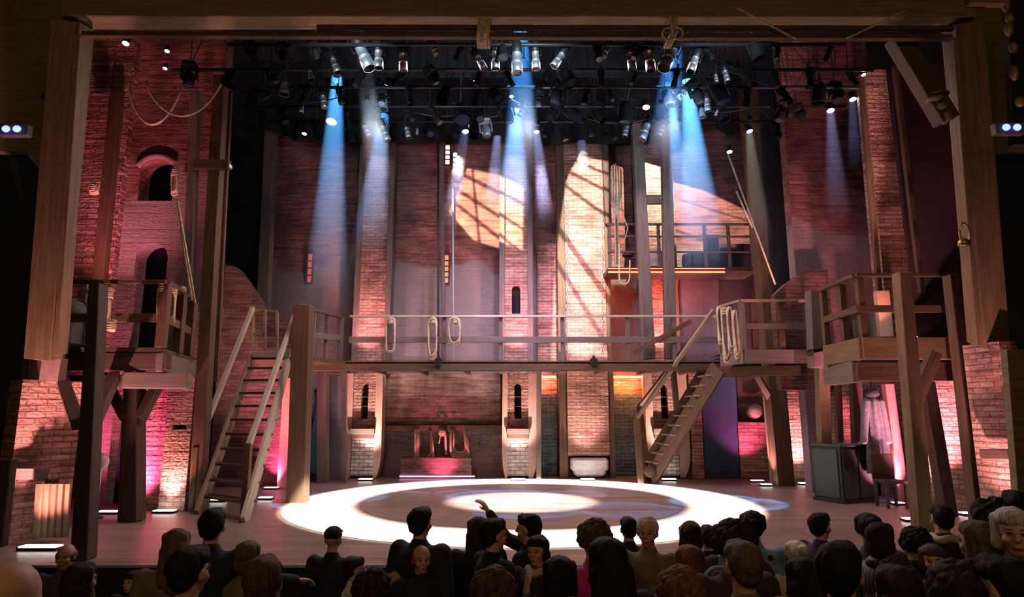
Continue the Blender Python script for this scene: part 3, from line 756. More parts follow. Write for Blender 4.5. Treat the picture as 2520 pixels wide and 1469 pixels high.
# timbers
post('slim timber batten between return wall and left tower', 232, 860, 290, 230, 11.1, wpx=28, mat=WD)
post('slim inner timber of the left tower, right of the arches', 455, 930, 482, 225, 10.9, wpx=22, mat=WDG)
post('tall heavy timber post carrying a short cross arm, left of the wing gap', 486, 1242, 545, 190, 10.95, wpx=30, mat=WD)
post('thin batten beside the tall heavy left timber post', 532, 940, 567, 225, 11.2, wpx=10, mat=WD)
bx(474, 392, 562, 414, 10.75, .12, WD, 'timber_crosspiece', 'short cross arm on the tall left timber post', 'beam')
bx(560, 403, 566, 412, 10.7, .1, SILV, 'iron_hook', 'small iron hook at the end of the left cross arm', 'hook')
# curtain rope lines
for (p, q, mid, dd, lab) in (((320, 215), (450, 205), (382, 306), 10.2, 'lower rope swag looped across the left tower'),
                             ((360, 200), (553, 185), (430, 285), 10.1, 'upper rope swag ending at the tall left post')):
    a, b = W(*p, dd), W(*q, dd); c = W(*mid, dd); pts = []
    for i in range(25):
        t = i / 24; k = 4 * t * (1 - t); base = a.lerp(b, t); tm = (c.x - a.x) / (b.x - a.x)
        sag = base.z - (base.z - c.z) * (k ** .8); pts.append(Vector((base.x, base.y, sag)))
    tag(MB().tube(pts, .022, 8).obj('rope_swag', ROPE), lab, 'rope')
for (a, b, d, lab) in (((437, 495), (480, 745), 9.9, 'slanting rope line tied down at the left gallery rail'),
                       ((445, 560), (472, 740), 9.95, 'second slanting rope line near the left gallery rail')):
    tag(MB().tube([W(*a, d), W(*b, d)], .02, 6).obj('rope_line', ROPE), lab, 'rope')
coil(437, 418, 482, 11.1, 16, 'small pale rope coil hanging beside the upper left arch', 3)
coil(237, 455, 480, 10.6, 22, 'small knotted rope bundle on the left return wall', 3)
# dark wing gap and the ruined brick stump behind the stairs
DR = 14.3
xa, xb = X(535, 900, DR), X(722, 900, DR)
prof = [(0, 652), (.14, 655), (.2, 668), (.3, 690), (.42, 720), (.5, 742), (.62, 770), (1, 785)]
def topz(s, L=xb - xa):
    t = s / L
    for (t0, y0), (t1, y1) in zip(prof, prof[1:]):
        if t <= t1: return Z(y0 + (y1 - y0) * (t - t0) / max(1e-6, t1 - t0), DR)
    return Z(785, DR)
tag(wall_mb((xa, CAMY + DR), (xb, CAMY + DR), 0, 4, .3, (), topz, 24).obj('wall_left_ruin', BRD), 'broken low brick wall stepping down behind the left staircase', None, kind='structure')
m = MB(); m.box((X(560, 500, 16.2) , CAMY + 16.2, 5.25), (X(645, 500, 16.2) - X(470, 500, 16.2), .05, 10.5)); tag(m.obj('gap_dark_sheet', BLACK), 'tall black sheet standing in for the shade of the left wing gap', 'drape')  # black sheet put in where the wing opening is only dark

# ---- left side gallery
def railset(e, pts, zd, zr, zm, mats=(WD, WD), posts=True, pw=.09, rw=.10, rh=.05):
    for (p, q) in zip(pts, pts[1:]):
        d = (Vector((*q, 0)) - Vector((*p, 0))).normalized(); nn = Vector((-d.y, d.x, 0))
        part(MB().beam((p[0], p[1], zr), (q[0], q[1], zr), rw, rh, side=nn), 'top_rail', mats[0], e, .004)
        part(MB().beam((p[0], p[1], zm), (q[0], q[1], zm), .05, .12, side=nn), 'mid_rail', mats[1], e, .004)
    if posts:
        for p in pts: part(MB().beam((p[0], p[1], zd), (p[0], p[1], zr - .03), pw, pw), 'rail_post', mats[1], e, .004)
DL = 9.0; ZL = Z(855, DL); ZLR = Z(694, DL)
e = empty('side_gallery', 'left side gallery with rope coils on its corner rail', 'gallery', (X(300, 850, DL), CAMY + DL, 0))
xa, xb = X(118, 850, DL), X(396, 850, DL); x2 = X(470, 800, 10.6)
m = MB()
m.quad([(xa, CAMY + DL, ZL), (xb, CAMY + DL, ZL), (x2, CAMY + 10.8, ZL), (xa, CAMY + 10.8, ZL)])
m.quad([(xa, CAMY + 10.8, ZL - .06), (x2, CAMY + 10.8, ZL - .06), (xb, CAMY + DL, ZL - .06), (xa, CAMY + DL, ZL - .06)])
for (p, q) in (((xa, CAMY + DL), (xb, CAMY + DL)), ((xb, CAMY + DL), (x2, CAMY + 10.8))):
    m.quad([(p[0], p[1], ZL - .06), (q[0], q[1], ZL - .06), (q[0], q[1], ZL), (p[0], p[1], ZL)])
part(m, 'deck', WDK, e)
part(MB().beam((xa, CAMY + DL + .08, ZL - .19), (xb + .1, CAMY + DL + .08, ZL - .19), .24, .12, side=(0, 0, 1)), 'fascia_beam', WDK, e, .01)
part(MB().beam((xb, CAMY + DL, ZL - .2), (x2, CAMY + 10.8, ZL - .2), .26, .1, side=(0, 0, 1)), 'fascia_beam', WDG, e, .01)
part(MB().beam((xb - .5, CAMY + DL + .1, ZL - .45), (xb + .3, CAMY + DL + .3, ZL - .45), .22, .3, side=(0, 0, 1)), 'beam_end', WDG, e, .01)
part(MB().beam((xa, CAMY + DL + .3, ZL - .45), (xb - .4, CAMY + DL + .3, ZL - .45), .16, .3, side=(0, 0, 1)), 'under_beam', WDK, e, .01)
railset(e, [(xa, CAMY + DL), (X(240, 800, DL), CAMY + DL), (xb, CAMY + DL), ((xb + x2) / 2, CAMY + (DL + 10.7) / 2), (x2, CAMY + 10.6)], ZL, ZLR, Z(782, DL), (WD, WD), pw=.12)
for (px, y0, y1, d, wp, lab) in ((275, 712, 800, DL - .1, 12, 'rope coil on the left gallery rail beside its first post'),
                                 (408, 698, 802, DL + .05, 20, 'thick pale rope coil on the corner of the left gallery'),
                                 (431, 702, 800, DL + .45, 18, 'rope coil on the left gallery side rail, next to the corner coil'),
                                 (453, 708, 795, DL + .9, 14, 'greenish rope coil near the far end of the left gallery rail')):
    coil(px, y0, y1, d, wp, lab, 3)
coil(282, 790, 815, DL - .1, 14, 'small rope bundle low on the left gallery rail', 2)
# trunk like posts and braces under the left gallery
post('stout dark post at the stage edge on the left, reaching up to the gallery rail', 206, 1362, 243, 700, 7.4, wpx=40, mat=WDK, wb=26)
post('dark brown post under the left gallery in front of the passage', 325, 1268, 333, 900, 9.9, wpx=44, mat=WDK, wb=30)
for (a, b, d, lab) in (((192, 1045), (150, 925), 7.45, 'short brace leaning left from the stout stage edge post'), ((226, 1045), (282, 925), 7.45, 'short brace leaning right from the stout stage edge post'),
                       ((345, 1030), (400, 925), 9.8, 'brace leaning right under the left gallery'), ((310, 1030), (255, 925), 9.8, 'brace leaning left under the left gallery')):
    tag(MB().beam(W(*a, d), W(*b, 9.05 if d < 8 else 10.1), .14, .14).obj('timber_brace', WDK, None, .01), lab, 'brace')
# lit objects above the left gallery: leaning ladder like slats
m = MB(); 
for k in (0, 1): m.beam(W(192 + 24 * k, 846, 9.6), W(212 + 24 * k, 700, 9.6), .06, .05)
for k in range(5): m.beam(W(196 + 4 * k, 830 - 28 * k, 9.6), W(218 + 4 * k, 830 - 28 * k, 9.6), .03, .04)
tag(m.obj('ladder', WDL), 'short pink lit ladder leaning on the left gallery', 'ladder')
uplight(W(205, 848, 9.9) + Vector((0, 0, -.05)), (1.0, .30, .38), 75, 'uplight on the deck of the left gallery', (-.12, .26), .25, deg=70)
e3 = empty('crate', 'grey green covered crate on the left gallery behind the rail', 'crate', W(160, 850, 9.5))
m = MB(); m.box(W(162, 812, 9.5), (.42, .4, .45)); part(m, 'box', plain('grey_green_cloth', (.10, .11, .09), .9, noise=.3), e3, .02)
m = MB(); m.ell(W(165, 770, 9.5), (.28, .2, .22)); part(m, 'cloth_bundle', plain('grey_green_cloth', (.10, .11, .09), .9), e3)

# ---- front left brick wall with timber boxing
a, b = W(22, 1200, 8.25), W(178, 1200, 8.9)
tag(wall_mb((a.x, a.y), (b.x, b.y), 0, Z(936, 8.5), .3).obj('wall_left_front', BRP), 'front brick wall at the left edge of the stage', None, kind='structure')
m = a.lerp(b, .25); n2 = a.lerp(b, .68)
tag(wall_mb((m.x, m.y), (n2.x, n2.y), Z(936, 8.5), Z(880, 8.5), .3).obj('trim_9', PLAST), 'plain plaster block on the left front wall', None, kind='structure')
tag(MB().beam(W(-10, 1165, 8.05), W(118, 1165, 8.45), .14, .12, side=(0, 0, 1)).obj('guard_beam', WDG, None, .01), 'thick grey timber rail across the left front wall', 'beam')
tag(MB().beam(W(112, 1188, 8.45), W(142, 1188, 8.55), .10, .1, side=(0, 0, 1)).obj('guard_beam', WDK, None, .01), 'short dark timber block beside the thick left rail', 'beam')
e = empty('board_box', 'vertical boarded box standing at the left front of the stage', 'box', W(125, 1322, 8.3))
for k in range(5):
    px = 96 + 17 * k; part(MB().beam(W(px - 6, 1322, 8.2 + .05 * k), W(px + 3, 1190, 8.2 + .05 * k), .08, .05), 'board', WD, e, .004)
tag(MB().beam(W(-12, 1345, 6.9), W(12, 1130, 6.9), .2, .1).obj('timber_post', WDK, None, .01), 'dark board at the far left edge beside the front wall', 'post')
uplight(FL(100, 1352), (1.0, .42, .42), 95, 'large bright uplight at the foot of the left front wall', (-.02, .22), .46, deg=100)
uplight(FL(268, 1264), (1.0, .12, .34), 110, 'pink uplight in the left passage', (0, .8), .34, LENSP, 95)
uplight(FL(405, 1262), (1.0, .42, .40), 42, 'uplight below the salmon lit brick pier', (0, .12), .34)
uplight(GP(540, 12.0), (1.0, .62, .45), 45, 'uplight seen between the lower treads of the left staircase', (0, .6), .26)
uplight(GP(655, 12.3), (1.0, .25, .40), 60, 'uplight to the right of the left staircase', (-.1, .7), .25)
uplight(GP(668, 13.9), (1.0, .12, .35), 50, 'pink uplight behind the left staircase', (0, .5), .3, LENSP)
# small lamp on a stand, pink lit
e = empty('stand_lamp', 'small round lamp on a stand behind the stout left post', 'lamp', FL(232, 1275))
p = e.location
part(MB().tube([p, p + Vector((0, 0, .7))], .035, 10), 'stand', SILV, e)
part(MB().lathe([(.12, 0), (.12, .03), (.03, .06)], p, None, 16), 'base', BLKM, e)
part(MB().ell(p + Vector((0, 0, .82)), (.12, .12, .14)), 'globe', plain('pink_globe', (.8, .5, .5), .3), e)

# ================================================================== LEFT STAIRCASE
e = empty('staircase', 'steep open timber staircase with two handrails at the left of the stage', 'staircase', FL(555, 1265))
bl, br_ = FL(495, 1262), FL(607, 1282)
ztop = Z(872, 12.6); tl, tr = W(622, 872, 12.7), W(712, 872, 12.7); tl.z = tr.z = ztop
for (p, q, nm) in ((bl, tl, 'stringer'), (br_, tr, 'stringer')):
    part(MB().beam(p + Vector((0, -.1, -.02)), q + Vector((0, 0, -.06)), .06, .26, side=(1, 0, 0)), nm, RAILM if q is tr else WDL, e, .006)
ns = 11
for i in range(1, ns + 1):
    t = i / ns * .985; p, q = bl.lerp(tl, t), br_.lerp(tr, t)
    part(MB().beam(p + Vector((.02, 0, 0)), q + Vector((-.02, 0, 0)), .24, .04, side=(0, 1, 0)), 'tread', WD, e, .004)
for (p, q, h0, h1, lab) in ((bl, tl, W(485, 1100, (bl.y - CAMY) + .2), W(622, 757, 12.7), 'left'), (br_, tr, W(612, 1095, (br_.y - CAMY) + .2), W(733, 754, 12.5), 'right')):
    part(MB().beam(h0, h1, .09, .07, side=(1, 0, 0)), 'handrail', RAILM, e, .01)
    part(MB().beam((h0.x, h0.y, 0.0), h0, .09, .10), 'newel', WD, e, .006)
part(MB().beam(W(622, 872, 12.5), W(714, 872, 12.5), .12, .05, side=(0, 0, 1)), 'landing_nosing', RAILM, e, .004)
# landing post and walkway to the rear gallery
post('heavy square post at the stair landing, right of the left staircase', 733, 1226, 748, 752, 11.95, wpx=42, mat=WD)
e = empty('landing_walkway', 'timber walkway from the left stair landing back to the rear gallery', 'walkway', (tl.x, CAMY + 13.2, 0))
zw = ZDK - .01
m = MB(); A = [(tl.x - .05, tl.y - .1), (tr.x + .25, tr.y - .1), (X(835, 880, DG) + .15, yG - .02), (X(640, 880, DG) , yG - .02)]
m.quad([(x, y, zw) for x, y in A]); m.quad([(x, y, zw - .08) for x, y in A[::-1]])
for i in range(4):
    p, q = A[i], A[(i + 1) % 4]; m.quad([(p[0], p[1], zw - .08), (q[0], q[1], zw - .08), (q[0], q[1], zw), (p[0], p[1], zw)])
part(m, 'deck', WD, e)
R0, R1 = W(752, 758, 12.2), W(838, 780, DG)
part(MB().beam(R0, R1, .08, .05, side=(1, 0, 0)), 'top_rail', WD, e, .004)
part(MB().beam(R0 + Vector((0, 0, -.5)), R1 + Vector((0, 0, -.46)), .05, .12, side=(1, 0, 0)), 'mid_rail', WDG, e, .004)
for px, d in ((773, 12.7), (806, 13.4)): 
    q = W(px, 768 + (px - 760) * .12, d); part(MB().beam((q.x, q.y, zw), q, .08, .08), 'rail_post', WDG, e, .004)
for (x0_, x1_, y0_, y1_, d) in ((624, 652, 764, 822, 13.0), (652, 682, 766, 832, 13.2)):
    m = MB()
    for (a, b) in (((x0_, y0_), (x1_, y0_)), ((x0_, y1_), (x1_, y1_)), ((x0_, y0_), (x0_, y1_ + 35)), ((x1_, y0_), (x1_, y1_ + 35))):
        m.beam(W(*a, d), W(*b, d), .05, .05)
    part(m, 'rail_frame', WDL, e, .003)
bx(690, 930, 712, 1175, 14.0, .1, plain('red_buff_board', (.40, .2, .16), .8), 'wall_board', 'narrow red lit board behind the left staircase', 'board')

# ================================================================== PROSCENIUM
DPR = 7.5
OLIVE = wood('olive_timber', (0.085, 0.058, 0.027), (0.19, 0.13, 0.065))
OLIVE_LIT = wood('lit_olive_timber', (0.13, 0.095, 0.05), (0.28, 0.21, 0.11))  # lighter copy of the olive, extra house light put into its colour
e = empty('proscenium_post', 'broad leaning timber post framing the stage on the left', 'post', W(110, 870, DPR))
part(MB().beam(W(110, 882, 8.42), W(180, 60, DPR), .34, .3, w2=.36), 'main_timber', OLIVE, e, .01)
part(MB().beam(W(148, 872, 8.3), W(203, 88, DPR - .12), .07, .2), 'edge_batten', OLIVE, e, .005)
e = empty('proscenium_post', 'broad leaning timber post framing the stage on the right', 'post', W(2430, 870, DPR))
part(MB().beam(W(2436, 848, 8.85), W(2368, 60, DPR), .34, .3, w2=.36), 'main_timber', OLIVE, e, .01)
part(MB().beam(W(2398, 845, 8.7), W(2340, 95, DPR - .12), .07, .2), 'edge_batten', OLIVE, e, .005)
# wide boarded side panels of the proscenium
def poly_slab(pts, d, th, mat, name, label, cat, kind=None):
    m = MB(); P = [W(x, y, d) for x, y in pts]; Qb = [p + Vector((0, th, 0)) for p in P]
    m.quad(P); m.quad(Qb[::-1])
    for i in range(len(P)):
        j = (i + 1) % len(P); m.quad([P[j], P[i], Qb[i], Qb[j]])
    return tag(m.obj(name, mat), label, cat, None, kind)
poly_slab([(-40, -40), (185, -40), (165, 400), (135, 500), (100, 400), (60, 372), (-40, 372)], 8.75, .12, OLIVE_LIT, 'boarded_panel', 'wide olive boarded panel at the upper left corner', 'panel')
poly_slab([(2560, -40), (2360, -40), (2375, 400), (2400, 520), (2430, 430), (2450, 372), (2560, 372)], 8.75, .12, OLIVE_LIT, 'boarded_panel', 'wide olive boarded panel at the upper right corner', 'panel')
tag(MB().beam(W(112, 248, 8.62), W(150, 188, 8.62), .13, .10).obj('timber_brace', WDK, None, .01), 'short dark brace on the upper left boarded panel', 'brace')
tag(MB().beam(W(2410, 250, 8.6), W(2376, 185, 8.6), .05, .10).obj('timber_brace', WDK, None, .01), 'short dark brace on the upper right boarded panel', 'brace')
poly_slab([(-40, 372), (60, 372), (100, 420), (115, 880), (60, 890), (20, 1180), (-40, 1180)], 8.95, .1, plain('dark_green_black', (.012, .014, .010), .9), 'box_dark_sheet', 'dark sheet standing in for the unlit theatre box at the left edge', 'drape')  # flat dark sheets added for the theatre boxes in shade
poly_slab([(2560, 372), (2455, 372), (2430, 420), (2420, 860), (2470, 870), (2500, 1180), (2560, 1180)], 8.95, .1, plain('dark_green_black', (.012, .014, .010), .9), 'box_dark_sheet', 'dark sheet standing in for the unlit theatre box at the right edge', 'drape')
# header
e = empty('header_beam', 'long timber header beam spanning the top of the stage', 'beam', W(1270, 50, DPR))
part(MB().beam(W(170, 34, DPR), W(2380, 36, DPR), .26, .3, side=(0, 0, 1)), 'main_beam', OLIVE_LIT, e, .01)
part(MB().beam(W(780, 68, DPR - .2), W(2345, 71, DPR - .2), .055, .06, side=(0, 0, 1)), 'upper_batten', WD, e, .004)
part(MB().beam(W(205, 86, DPR - .18), W(2340, 93, DPR - .18), .06, .08, side=(0, 0, 1)), 'lower_batten', WD, e, .004)
# black void above header
# lashings
def lash(px, label, n=6, wd=30):
    m = MB()
    for i in range(n):
        c = W(px + (i - n / 2) * wd / n, 78, DPR - .2); H = .26; D = .34; pts = []
        for k in range(16):
            t = 2 * math.pi * k / 16; pts.append(c + Vector(((.02 * math.sin(t)), D / 2 * math.copysign(abs(math.cos(t)) ** .4, math.cos(t)) + .02, H / 2 * math.copysign(abs(math.sin(t)) ** .4, math.sin(t)))))
        m.tube(pts, .016, 6, closed=True)
    return m
e = empty('rope_lashing', 'rope lashing with dangling ends wrapped round the header beam near its middle', 'rope', W(1195, 78, DPR))
part(lash(1195, ''), 'wraps', ROPE, e)
part(MB().tube([W(1186, 85, DPR - .4), W(1184, 104, DPR - .4)], .014, 6).tube([W(1203, 85, DPR - .4), W(1207, 107, DPR - .4)], .014, 6), 'ends', ROPE, e)
e = empty('rope_lashing', 'rope tied in a double loop round the header beam right of centre', 'rope', W(1655, 82, DPR))
m = MB()
for k, sx in enumerate((-1, 1)):
    c = W(1655 + sx * 12, 83, DPR - .4)
    m.tube([c + Vector((.062 * math.cos(t), -.01 * k, .075 * math.sin(t))) for t in [2 * math.pi * i / 16 for i in range(16)]], .013, 6, closed=True)
part(m, 'loops', ROPE, e); part(lash(1655, '', 3, 20), 'wraps', ROPE, e)
for (a, b, lab) in (((1815, 20), (1960, 96), 'thin rope slanting down across the header, left of the crossing pair'), ((2230, 25), (2085, 94), 'thin rope slanting across the header near the right post')):
    tag(MB().tube([W(*a, DPR - .36), W(*b, DPR - .36)], .010, 6).obj('rope_line', ROPE), lab, 'rope')
# right corner brace with a carved bracket
e = empty('corner_brace', 'big slanting corner brace with a carved bracket at the upper right', 'brace', W(2300, 250, DPR))
part(MB().beam(W(2205, 92, DPR + .05), W(2330, 300, DPR + .05), .24, .2), 'brace_timber', WD, e, .01)
m = MB(); c = W(2300, 248, DPR)
m.ell(c, (.10, .14, .05)); m.ell(c + Vector((.05, 0, -.1)), (.08, .13, .06)); m.ell(c + Vector((.10, 0, -.22)), (.06, .12, .08)); m.ell(c + Vector((.04, 0, .07)), (.13, .14, .03))
part(m, 'carved_bracket', OLIVE, e)
# hook lamp on the right post
e = empty('hanging_lantern', 'small brass lantern hanging inside the right proscenium post', 'lantern', W(2372, 590, DPR))
m = MB(); c = W(2372, 560, DPR); m.tube([c + Vector((.06 * math.sin(t) - .0, 0, -.08 + .14 * math.cos(t))) for t in [math.pi * k / 8 for k in range(-2, 14)]], .012, 6); part(m, 'hook', plain('old_brass', (.45, .30, .12), .4, .8), e)
c = W(2372, 597, DPR); part(MB().lathe([(.03, .05), (.06, .02), (.07, -.03), (.03, -.05)], c, None, 12), 'lantern_body', plain('old_brass', (.45, .30, .12), .4, .8), e)
# blue led units on the box fronts
for (px, py, sx, lab) in ((28, 317, 1, 'left'), (2490, 313, -1, 'right')):
    e = empty('led_unit', 'box front unit with two glowing blue lights at the %s edge' % lab, 'led light', W(px, py, DPR - .25))
    c = W(px, py, DPR - .25)
    part(MB().box(c + Vector((0, .06, 0)), (.36, .1, .14)), 'housing', plain('purple_grey_case', (.10, .08, .10), .6), e, .01)
    for k in (-1, 1): part(MB().ell(c + Vector((k * .065 , 0, 0)), (.045, .03, .04)), 'led', LEDB, e)
# ornament column at far right edge
e = empty('gilt_column', 'dark column with gilt knobs at the upper right edge', 'column', W(2500, 120, DPR))
part(MB().beam(W(2512, 360, DPR + .1), W(2492, -20, DPR + .1), .22, .1), 'shaft', plain('dark_green_black', (.012, .014, .010), .9), e)
GILT = plain('dull_gilt', (.30, .22, .11), .5, .3)
for i, y in enumerate((12, 45, 72, 118, 180, 250)):
    part(MB().ell(W(2474 + y * .12 + (6 if i % 2 else 0), y, DPR - .05), (.05, .05, .07 if i % 2 else .1)), 'gilt_knob', GILT, e)
part(MB().beam(W(2380, 5, DPR - .2), W(2470, 5, DPR - .2), .09, .1, side=(0, 0, 1)), 'gilt_capital', GILT, e)

# ================================================================== RIGHT SIDE
DRW = 13.3
def topr(s): return 9.8
tag(wall_mb((X(1945, 500, DRW), CAMY + DRW), (X(2170, 500, DRW), CAMY + DRW), 0, 9.8, .3).obj('wall_right_upper', BR), 'tall plum coloured brick wall on the right, behind the side galleries', None, kind='structure')
m = MB(); m.box((X(1925, 400, 14.2), CAMY + 14.2, 6.6), (X(1975, 400, 14.2) - X(1880, 400, 14.2), .05, 7.8)); tag(m.obj('gap_dark_sheet', plain('indigo_black', (.006, .005, .011), .9)), 'tall dark indigo sheet standing in for the shade of the right wing gap', 'drape')  # dark sheet put in for the black void of the gap
# broken stump at the foot of the right wing gap
xa, xb = X(1905, 700, 13.0), X(2040, 700, 13.0)
def topq(s, L=xb - xa):
    t = s / L; return Z(725 - 62 * math.sin(min(1, t * 1.25) * math.pi / 2), 13.0)
tag(wall_mb((xa, CAMY + 13.0), (xb, CAMY + 13.0), 2.0, 4, .25, (), topq, 16).obj('wall_right_ruin', BRD), 'rounded broken brick stump on the right', None, kind='structure')
# bright leaning pilaster
DQ = 11.2
def lean_wall(p_bl, p_br, p_tr, p_tl, d, th, mat, name, label, cat, kind=None):
    P = [W(*p, d) for p in (p_bl, p_br, p_tr, p_tl)]; m = MB(); Qb = [p + Vector((0, th, 0)) for p in P]
    H = P[3].z - P[0].z
    def uvf(q): return [(v.x, v.z) for v in q]
    nseg = 12
    for i in range(nseg):
        a, b = i / nseg, (i + 1) / nseg
        q = [P[0].lerp(P[3], a), P[1].lerp(P[2], a), P[1].lerp(P[2], b), P[0].lerp(P[3], b)]
        w0 = (q[1] - q[0]).length; w1 = (q[2] - q[3]).length
        m.quad(q, [(0, q[0].z), (w0, q[1].z), (w1, q[2].z), (0, q[3].z)])
    m.quad(Qb[::-1]); 
    for i in range(4):
        j = (i + 1) % 4; m.quad([P[j], P[i], Qb[i], Qb[j]])
    return tag(m.obj(name, mat), label, cat, None, kind)
lean_wall((2190, 860), (2256, 860), (2180, 170), (2128, 170), DQ, .35, BRP, 'brick_pilaster', 'tall leaning brick pilaster brightly lit from below on the right', 'pilaster')
post('slim dark timber along the left of the leaning lit pilaster', 2176, 860, 2118, 190, DQ - .05, wpx=12, mat=WD)
post('slim timber batten right of the leaning lit pilaster', 2268, 720, 2202, 165, 10.9, wpx=13, mat=WD)
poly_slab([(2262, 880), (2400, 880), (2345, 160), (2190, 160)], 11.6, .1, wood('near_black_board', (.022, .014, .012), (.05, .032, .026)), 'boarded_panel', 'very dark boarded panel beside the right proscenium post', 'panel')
for (a, b, dd, lab) in (((1790, 375), (1908, 700), 13.9, 'slanting rope line beside the leaning post at the right'), ((1812, 470), (1852, 560), 13.85, 'short bright rope length doubled on the slanting right line')):
    tag(MB().tube([W(*a, dd), W(*b, dd)], .02, 6).obj('rope_line', ROPE), lab, 'rope')

# ---- upper balcony, back right
DU = 15.3; e = empty('upper_balcony', 'high narrow balcony with a red light strip under its edge, back right', 'balcony', W(1640, 650, DU))
zu = Z(662, DU); xa, xb = X(1496, 650, DU), X(1782, 650, DU); xc = X(1862, 600, DU)
yU = CAMY + DU; D_ = 1.0
part(MB().box(((xa + xc) / 2, yU + D_ / 2, zu), (xc - xa, D_, .10)), 'deck', WDK, e, .006)
part(MB().box(((xa + xb) / 2, yU - .02, zu - .08), (xb - xa, .03, .03)).box(((xa + xb) / 2, yU - .02, zu + .01), (xb - xa, .02, .018)), 'light_strip', LEDR, e, label='glowing red light strip')
for py, th_ in ((552, .06), (582, .04), (620, .04)):
    z_ = Z(py, DU); part(MB().box(((xa + xc) / 2, yU, z_), (xc - xa, .05, th_)), 'rail', WDG, e, .004)
for px in (1500, 1622, 1736, 1795, 1852):
    x_ = X(px, 600, DU); part(MB().box((x_, yU + .04, (zu + Z(552, DU)) / 2), (.07, .07, Z(552, DU) - zu)), 'rail_post', WDG, e, .004)
# things standing on that balcony
def small_box(px0, py0, px1, py1, d, dep, mat, name, label, cat):
    return bx(px0, py0, px1, py1, d, dep, mat, name, label, cat)
e2 = empty('stool', 'dark stool on the upper balcony behind the rope loop', 'stool', W(1546, 655, DU + .5))
p = Vector((X(1546, 640, DU + .4), yU + .4, zu + .05))
part(MB().lathe([(.14, .36), (.15, .40), (.12, .43)], p, None, 16), 'seat', WDK, e2)
for k in range(4):
    t = math.pi / 4 + k * math.pi / 2; part(MB().tube([p + Vector((.13 * math.cos(t), .13 * math.sin(t), 0)), p + Vector((.08 * math.cos(t), .08 * math.sin(t), .38))], .014, 6), 'leg', WDK, e2)
small_box(1592, 612, 1628, 655, DU + .3, .3, plain('cream_case', (.5, .42, .32), .6), 'equipment_case', 'cream coloured case on the upper balcony between the two posts', 'case')
e2 = empty('barrel', 'dark barrel lying under a blue cloth on the upper balcony', 'barrel', W(1715, 655, DU + .4))
c = Vector((X(1712, 625, DU + .4), yU + .45, zu + .30)); R = Matrix.Rotation(math.pi / 2, 3, 'Y')
part(MB().lathe([(.17, -.3), (.22, -.15), (.235, 0), (.22, .15), (.17, .3)], c, R, 20), 'staves', plain('slate_blue_paint', (.08, .11, .15), .7, noise=.2), e2)
part(MB().lathe([(.226, -.17), (.231, -.12)], c, R, 20).lathe([(.231, .12), (.226, .17)], c, R, 20), 'hoops', BLKM, e2)
small_box(1740, 578, 1770, 655, DU + .65, .2, plain('slate_blue_paint', (.08, .11, .15), .7), 'upright_board', 'upright slate blue board on the upper balcony', 'board')
# rope bundle from above to below the balcony
m = MB(); rn = random.Random(5)
for k in range(5):
    x0_ = 1503 + 6 * k
    m.tube([W(x0_, 402 + 6 * abs(k - 2), DU - .15), W(x0_ + rn.uniform(-2, 2), 470, DU - .15), W(1514 + 1.2 * k, 540, DU - .15), W(1516 + 1.5 * k, 650, DU - .15)], .022, 6)
e2 = empty('rope_bundle', 'frayed pale rope bundle hanging in front of the upper balcony', 'rope', W(1515, 402, DU - .15)); part(m, 'strands', ROPE, e2)
pts = [W(1524, 600, DU - .2)] + [W(1537 - 13 * math.cos(t), 680 + 20 * math.sin(t), DU - .2) for t in [math.pi * k / 10 for k in range(11)]] + [W(1550, 640, DU - .2)]
part(MB().tube(pts, .02, 6), 'hanging_loop', ROPE, e2)
part(MB().tube([W(1530, 420, DU - .2), W(1530, 520, DU - .2), W(1545, 560, DU - .2), W(1538, 590, DU - .2)], .014, 6), 'side_strand', ROPE, e2)
# brick return under the upper balcony and blue grey door like panel beyond
poly_slab([(1672, 890), (1770, 890), (1770, 680), (1672, 680)], DP, .1, plain('slate_panel', (.10, .10, .125), .85, noise=.15), 'painted_panel', 'slate blue panel above the gallery, right of the brick pillars', 'panel')
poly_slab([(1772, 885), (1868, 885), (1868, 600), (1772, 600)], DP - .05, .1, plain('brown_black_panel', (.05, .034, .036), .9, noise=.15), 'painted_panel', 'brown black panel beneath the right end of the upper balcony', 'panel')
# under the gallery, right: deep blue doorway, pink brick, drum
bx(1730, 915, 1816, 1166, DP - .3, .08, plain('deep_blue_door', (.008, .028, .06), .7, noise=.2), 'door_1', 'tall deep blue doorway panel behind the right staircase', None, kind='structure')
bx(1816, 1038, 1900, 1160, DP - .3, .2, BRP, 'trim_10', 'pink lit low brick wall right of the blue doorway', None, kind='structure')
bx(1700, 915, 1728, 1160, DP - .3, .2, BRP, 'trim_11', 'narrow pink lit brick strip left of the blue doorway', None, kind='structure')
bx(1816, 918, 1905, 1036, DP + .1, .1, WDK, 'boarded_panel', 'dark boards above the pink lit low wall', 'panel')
e = empty('drum', 'small round drum on the ledge of the pink lit low wall', 'drum', W(1856, 1035, DP - .35))
c = W(1856, 1012, DP - .35); R = Matrix.Rotation(math.pi / 2, 3, 'X')
part(MB().lathe([(.17, -.09), (.18, 0), (.17, .09)], c, R, 24), 'shell', WDK, e)
part(MB().lathe([(.001, -.094), (.155, -.094), (.155, -.088)], c + Vector((0, -.0, 0)), Matrix.Rotation(-math.pi / 2, 3, 'X'), 24), 'head', WDG, e)

